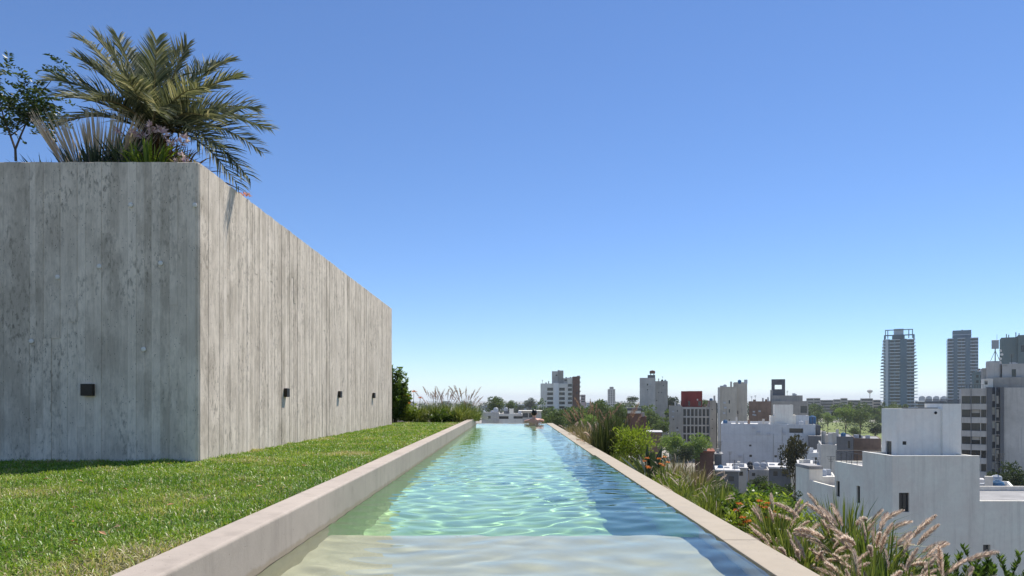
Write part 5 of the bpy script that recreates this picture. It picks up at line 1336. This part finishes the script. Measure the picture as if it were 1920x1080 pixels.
# ------------------------------------------------------------------ city trees
M_crown = [mat_leaf('tree_leaves_%d' % i, s, 0.28, 0.55, 0.2, 0.3) for i, s in enumerate((
    [(0.0, (0.035, 0.062, 0.015)), (0.5, (0.09, 0.135, 0.030)), (1.0, (0.19, 0.24, 0.065))],
    [(0.0, (0.016, 0.03, 0.012)), (0.5, (0.04, 0.062, 0.022)), (1.0, (0.085, 0.11, 0.04))],
    [(0.0, (0.07, 0.115, 0.02)), (0.5, (0.17, 0.25, 0.045)), (1.0, (0.30, 0.38, 0.10))],
    [(0.0, (0.02, 0.024, 0.010)), (0.5, (0.05, 0.052, 0.020)), (1.0, (0.12, 0.095, 0.035))]))]
def crown_mesh(seed, mat, n_cl=38, per=75, leaf=0.055, flat=1.0):
    """unit crown: radius about 1, sits with its centre at 0"""
    rng = np.random.RandomState(seed); C = []; Dd = []; T = []
    for i in range(n_cl):
        d = rng.normal(size=3); d /= np.linalg.norm(d); r = 0.85 * rng.rand() ** 0.45
        c = d * r * np.array([1, 1, 0.85 * flat]); rad = 0.20 + 0.16 * rng.rand()
        q = rng.normal(size=(per, 3)); q /= np.linalg.norm(q, axis=1)[:, None]; q *= (rad * (0.55 + 0.45 * rng.rand(per)))[:, None]; q[:, 2] *= 0.75
        C.append(c + q); Dd.append(q + rng.normal(size=(per, 3)) * 0.12); T.append(np.clip(0.2 + 0.35 * rng.rand() + 0.45 * rng.rand(per), 0, 1))
    C = np.concatenate(C); V, F = leaf_cloud(C, np.concatenate(Dd), leaf * 2.0, leaf * 1.5, rng)
    return np_mesh('crown', V, F, mat, np.repeat(np.concatenate(T), 4))
def trunk_mesh(seed, H=1.0):
    rr = random.Random(seed); mb = MB()
    mb.tube([(0, 0, 0), (rr.uniform(-.03, .03), 0, 0.45), (rr.uniform(-.06, .06), 0, 0.75), (0, 0, 1.0)], [0.05, 0.038, 0.03, 0.012], 7)
    for k in range(6):
        a = 6.28 * k / 6 + rr.random(); z = rr.uniform(0.42, 0.7)
        mb.tube([(0, 0, z), (0.16 * math.cos(a), 0.16 * math.sin(a), z + 0.16), (0.33 * math.cos(a), 0.33 * math.sin(a), z + 0.26)], [0.025, 0.016, 0.006], 5)
    return mb.mesh('trunk', M_bark)
CR = {(m, s): crown_mesh(200 + 10 * m + s, M_crown[m]) for m in range(4) for s in range(3)}
CRF = {m: crown_mesh(300 + m, M_crown[m], 30, 70, 0.05, 0.5) for m in range(2)}
TR = [trunk_mesh(i) for i in range(3)]
_ti = [0]
def city_tree(label, px, top, wpx, D, m=0, base=None, flat=False, name='city_tree', hpx=None):
    """px,top: picture column and row of the crown top at depth D, wpx its width"""
    i = _ti[0]; _ti[0] += 1
    x = (px - 960) / 1280 * D; zt_ = CAMZ - (top - 750) / 1280 * D
    rad = wpx / 2 / 1280 * D; rz_ = (hpx / 2 / 1280 * D) if hpx else rad * (0.55 if flat else 0.9)
    zb_ = GROUND if base is None else base
    e = empty(name, (x, D, zb_), 0, label, 'tree', 'trees across the city')
    H = zt_ - zb_; tw = min(rad * 1.2, H * 0.8)
    link('trunk', TR[i % 3], e, scale=(max(rad * 0.9, H * 0.16),) * 2 + (max(0.5, H - rz_ * 0.6),))
    link('crown', CRF[m % 2] if flat else CR[(m, i % 3)], e, (0, 0, H - rz_ * 0.95), (0, 0, i * 1.7), (rad, rad, rz_ * (1.7 if flat else 1.05)))
T = city_tree
T('rounded dark green tree behind the modernist villa, left part', 930, 742, 42, 260, 0)
T('slender green tree right of the rounded one behind the villa', 957, 750, 24, 270, 0)
T('pale distant conifer-like tree left of the white apartment block', 993, 744.5, 28, 620, 1)
T('low distant bluish tree beside the white apartment block', 972, 757, 26, 620, 1)
T('broad green tree right behind the swimmer', 1044, 766, 50, 150, 0, hpx=46)
T('large rounded green tree in front of the brown brick wing', 1082, 757, 52, 170, 0, hpx=52)
T('large green tree below the slim distant tower', 1122, 747, 56, 200, 0, hpx=60)
T('green tree between the slim tower and the umbrella pine', 1160, 756, 46, 240, 0)
T('dark umbrella pine left of the blank concrete tower', 1185, 741.5, 26, 420, 1, flat=True)
T('dark tree behind the right side of the blank concrete tower', 1257, 737, 34, 420, 1, hpx=44)
T('green tree at the foot of the blank concrete tower', 1222, 768, 40, 230, 0)
T('small green tree right of the red brick house', 1240, 785, 34, 180, 0)
T('thin pale green tree behind the tall dark reeds', 1105, 775, 36, 120, 2)
T('green tree in front of the red brick house, left side', 1148, 776, 40, 130, 0)
T('feathery bright green tree at the left foot of the grid window building', 1262, 808, 54, 150, 2, hpx=60)
T('feathery bright green tree at the right foot of the grid window building', 1308, 810, 56, 150, 2, hpx=60)
T('dark green tree low between the feathery bright trees', 1285, 828, 50, 140, 1, hpx=46)
T('dark brownish tree in front of the pale blue building', 1490, 808, 52, 112, 3, hpx=104)
T('pale tree peeking out behind the red roof box', 1322, 749, 20, 300, 0)
T('tall round park tree, left of the pair', 1586, 756, 40, 330, 2, hpx=44)
T('round park tree, right of the pair', 1613, 761, 36, 320, 0, hpx=40)
T('small pale park tree left of the pair', 1552, 772, 28, 380, 2)
T('small pale bush at the left end of the park', 1532, 770, 22, 380, 0)
T('low dark bush in the park next to the white house', 1641, 790, 32, 300, 1)
T('olive bush at the park edge below the pair of trees', 1602, 800, 24, 290, 0)
T('small green tree beside the glass tower foot', 1645, 776, 18, 420, 0)
T('dark tree in the shade of the right edge apartment block', 1902, 862, 62, 95, 1, hpx=80)
T('second dark tree at the foot of the right edge apartment block', 1872, 880, 44, 90, 1)
T('leafy green street tree beyond the planter, left of the white house', 1447, 902, 70, 24, 0, hpx=60)
T('darker street tree just left of the white house wall', 1481, 905, 44, 27, 1, hpx=60)
T('lime green street tree below the low rooftops', 1410, 915, 54, 22, 2, hpx=44)
T('green tree between the low canopy house and the planter', 1345, 893, 60, 60, 0)
T('dark hedge-like tree below the silver tanks', 1425, 890, 40, 100, 1)
rr = random.Random(9)
# a few dry leaves lying on the lawn
lm = MB().poly([(-0.025, 0, 0.0), (0, -0.011, 0.006), (0.027, 0, 0.002), (0, 0.012, 0.008)]).mesh('fallen_leaf', (lambda t: t.done(t.pbr(t.mix(t.rand(), (0.45, 0.16, 0.07), (0.55, 0.38, 0.2)), 0.8)))(NT('dry_leaf')))
for i in range(16):
    y = rr.uniform(2.6, 6.4); x = rr.uniform(max(-0.7 * y, -4.2), -1.5)
    o = link('fallen_leaf', lm, None, (x, y, float(lawn_z(y)) + 0.028), (rr.uniform(-.4, .4), rr.uniform(-.4, .4), rr.uniform(0, 6)), (0.85,) * 3)
    tag(o, 'small dry reddish leaf fallen on the lawn', 'leaf', 'fallen leaves on the lawn', 'thing')
# the wood along the horizon reads as one mass
def wood():
    rng = np.random.RandomState(12); C = []; T_ = []
    for i in range(420):
        D = rng.uniform(800, 2200); px = rng.uniform(-60, 1960); x = (px - 960) / 1280 * D
        h = rng.uniform(7, 17) + (3 if D > 1500 else 0); w = rng.uniform(5, 13)
        n = 60; q = rng.normal(size=(n, 3)); q /= np.linalg.norm(q, axis=1)[:, None]
        C.append(np.array([x, D, GROUND + h * 0.55]) + q * np.array([w, w, h * 0.5]) * (0.6 + 0.4 * rng.rand(n))[:, None]); T_.append(np.full(n, rng.rand()) * 0.6 + 0.4 * rng.rand(n))
    C = np.concatenate(C); V, F = leaf_cloud(C, rng.normal(size=C.shape), 4.2, 3.4, rng)
    return np_mesh('distant_wood', V, F, M_crown[1], np.repeat(np.concatenate(T_), 4))
def belt(p0, p1, d0, d1, top, seed, n):
    rng = np.random.RandomState(seed); C = []; T_ = []
    for i in range(n):
        D = rng.uniform(d0, d1); x = (rng.uniform(p0, p1) - 960) / 1280 * D; zt_ = CAMZ - (top + rng.uniform(0, 9) - 750) / 1280 * D; w = rng.uniform(3, 6.5)
        for c in range(9):
            cc = np.array([x, D, zt_ - w * 0.8]) + rng.normal(size=3) * w * 0.42; m_ = 46
            q = rng.normal(size=(m_, 3)); q /= np.linalg.norm(q, axis=1)[:, None]
            C.append(cc + q * w * 0.36 * (0.6 + 0.4 * rng.rand(m_))[:, None]); T_.append(np.full(m_, rng.rand()) * 0.5 + 0.5 * rng.rand(m_))
        m_ = 60; q = rng.rand(m_, 3); C.append(np.array([x - w, D - w, GROUND]) + q * np.array([2 * w, 2 * w, max(1.0, zt_ - w - GROUND)])); T_.append(rng.rand(m_) * 0.5)
    C = np.concatenate(C); V, F = leaf_cloud(C, rng.normal(size=C.shape), 1.1, 0.9, rng)
    return np_mesh('tree_belt', V, F, M_crown[0], np.repeat(np.concatenate(T_), 4))
o = link('tree_belt', belt(1512, 1700, 420, 560, 758, 31, 46)); tag(o, 'dense belt of trees along the far side of the park', 'trees', kind='stuff')
o = link('tree_belt', belt(1010, 1270, 260, 420, 764, 32, 60)); tag(o, 'mass of treetops between the white apartment block and the concrete tower', 'trees', kind='stuff')
o = link('distant_wood', wood()); tag(o, 'dark band of distant trees along the horizon', 'trees', kind='stuff')
# ------------------------------------------------------------------ air
hz = MB().box(-15500, 15500, -900, 15500, GROUND - 1.0, 90).build('haze', [])
m = bpy.data.materials.new('haze_air'); m.use_nodes = True; nt = m.node_tree; nt.nodes.clear()
ho = nt.nodes.new('ShaderNodeOutputMaterial'); hv = nt.nodes.new('ShaderNodeVolumePrincipled')
hv.inputs['Color'].default_value = (0.90, 0.95, 1.0, 1); hv.inputs['Density'].default_value = 0.00012; hv.inputs['Anisotropy'].default_value = 0.0
nt.links.new(hv.outputs[0], ho.inputs['Volume'])
hz.data.materials.append(m); tag(hz, 'thin bluish haze over the city', 'haze', kind='stuff')
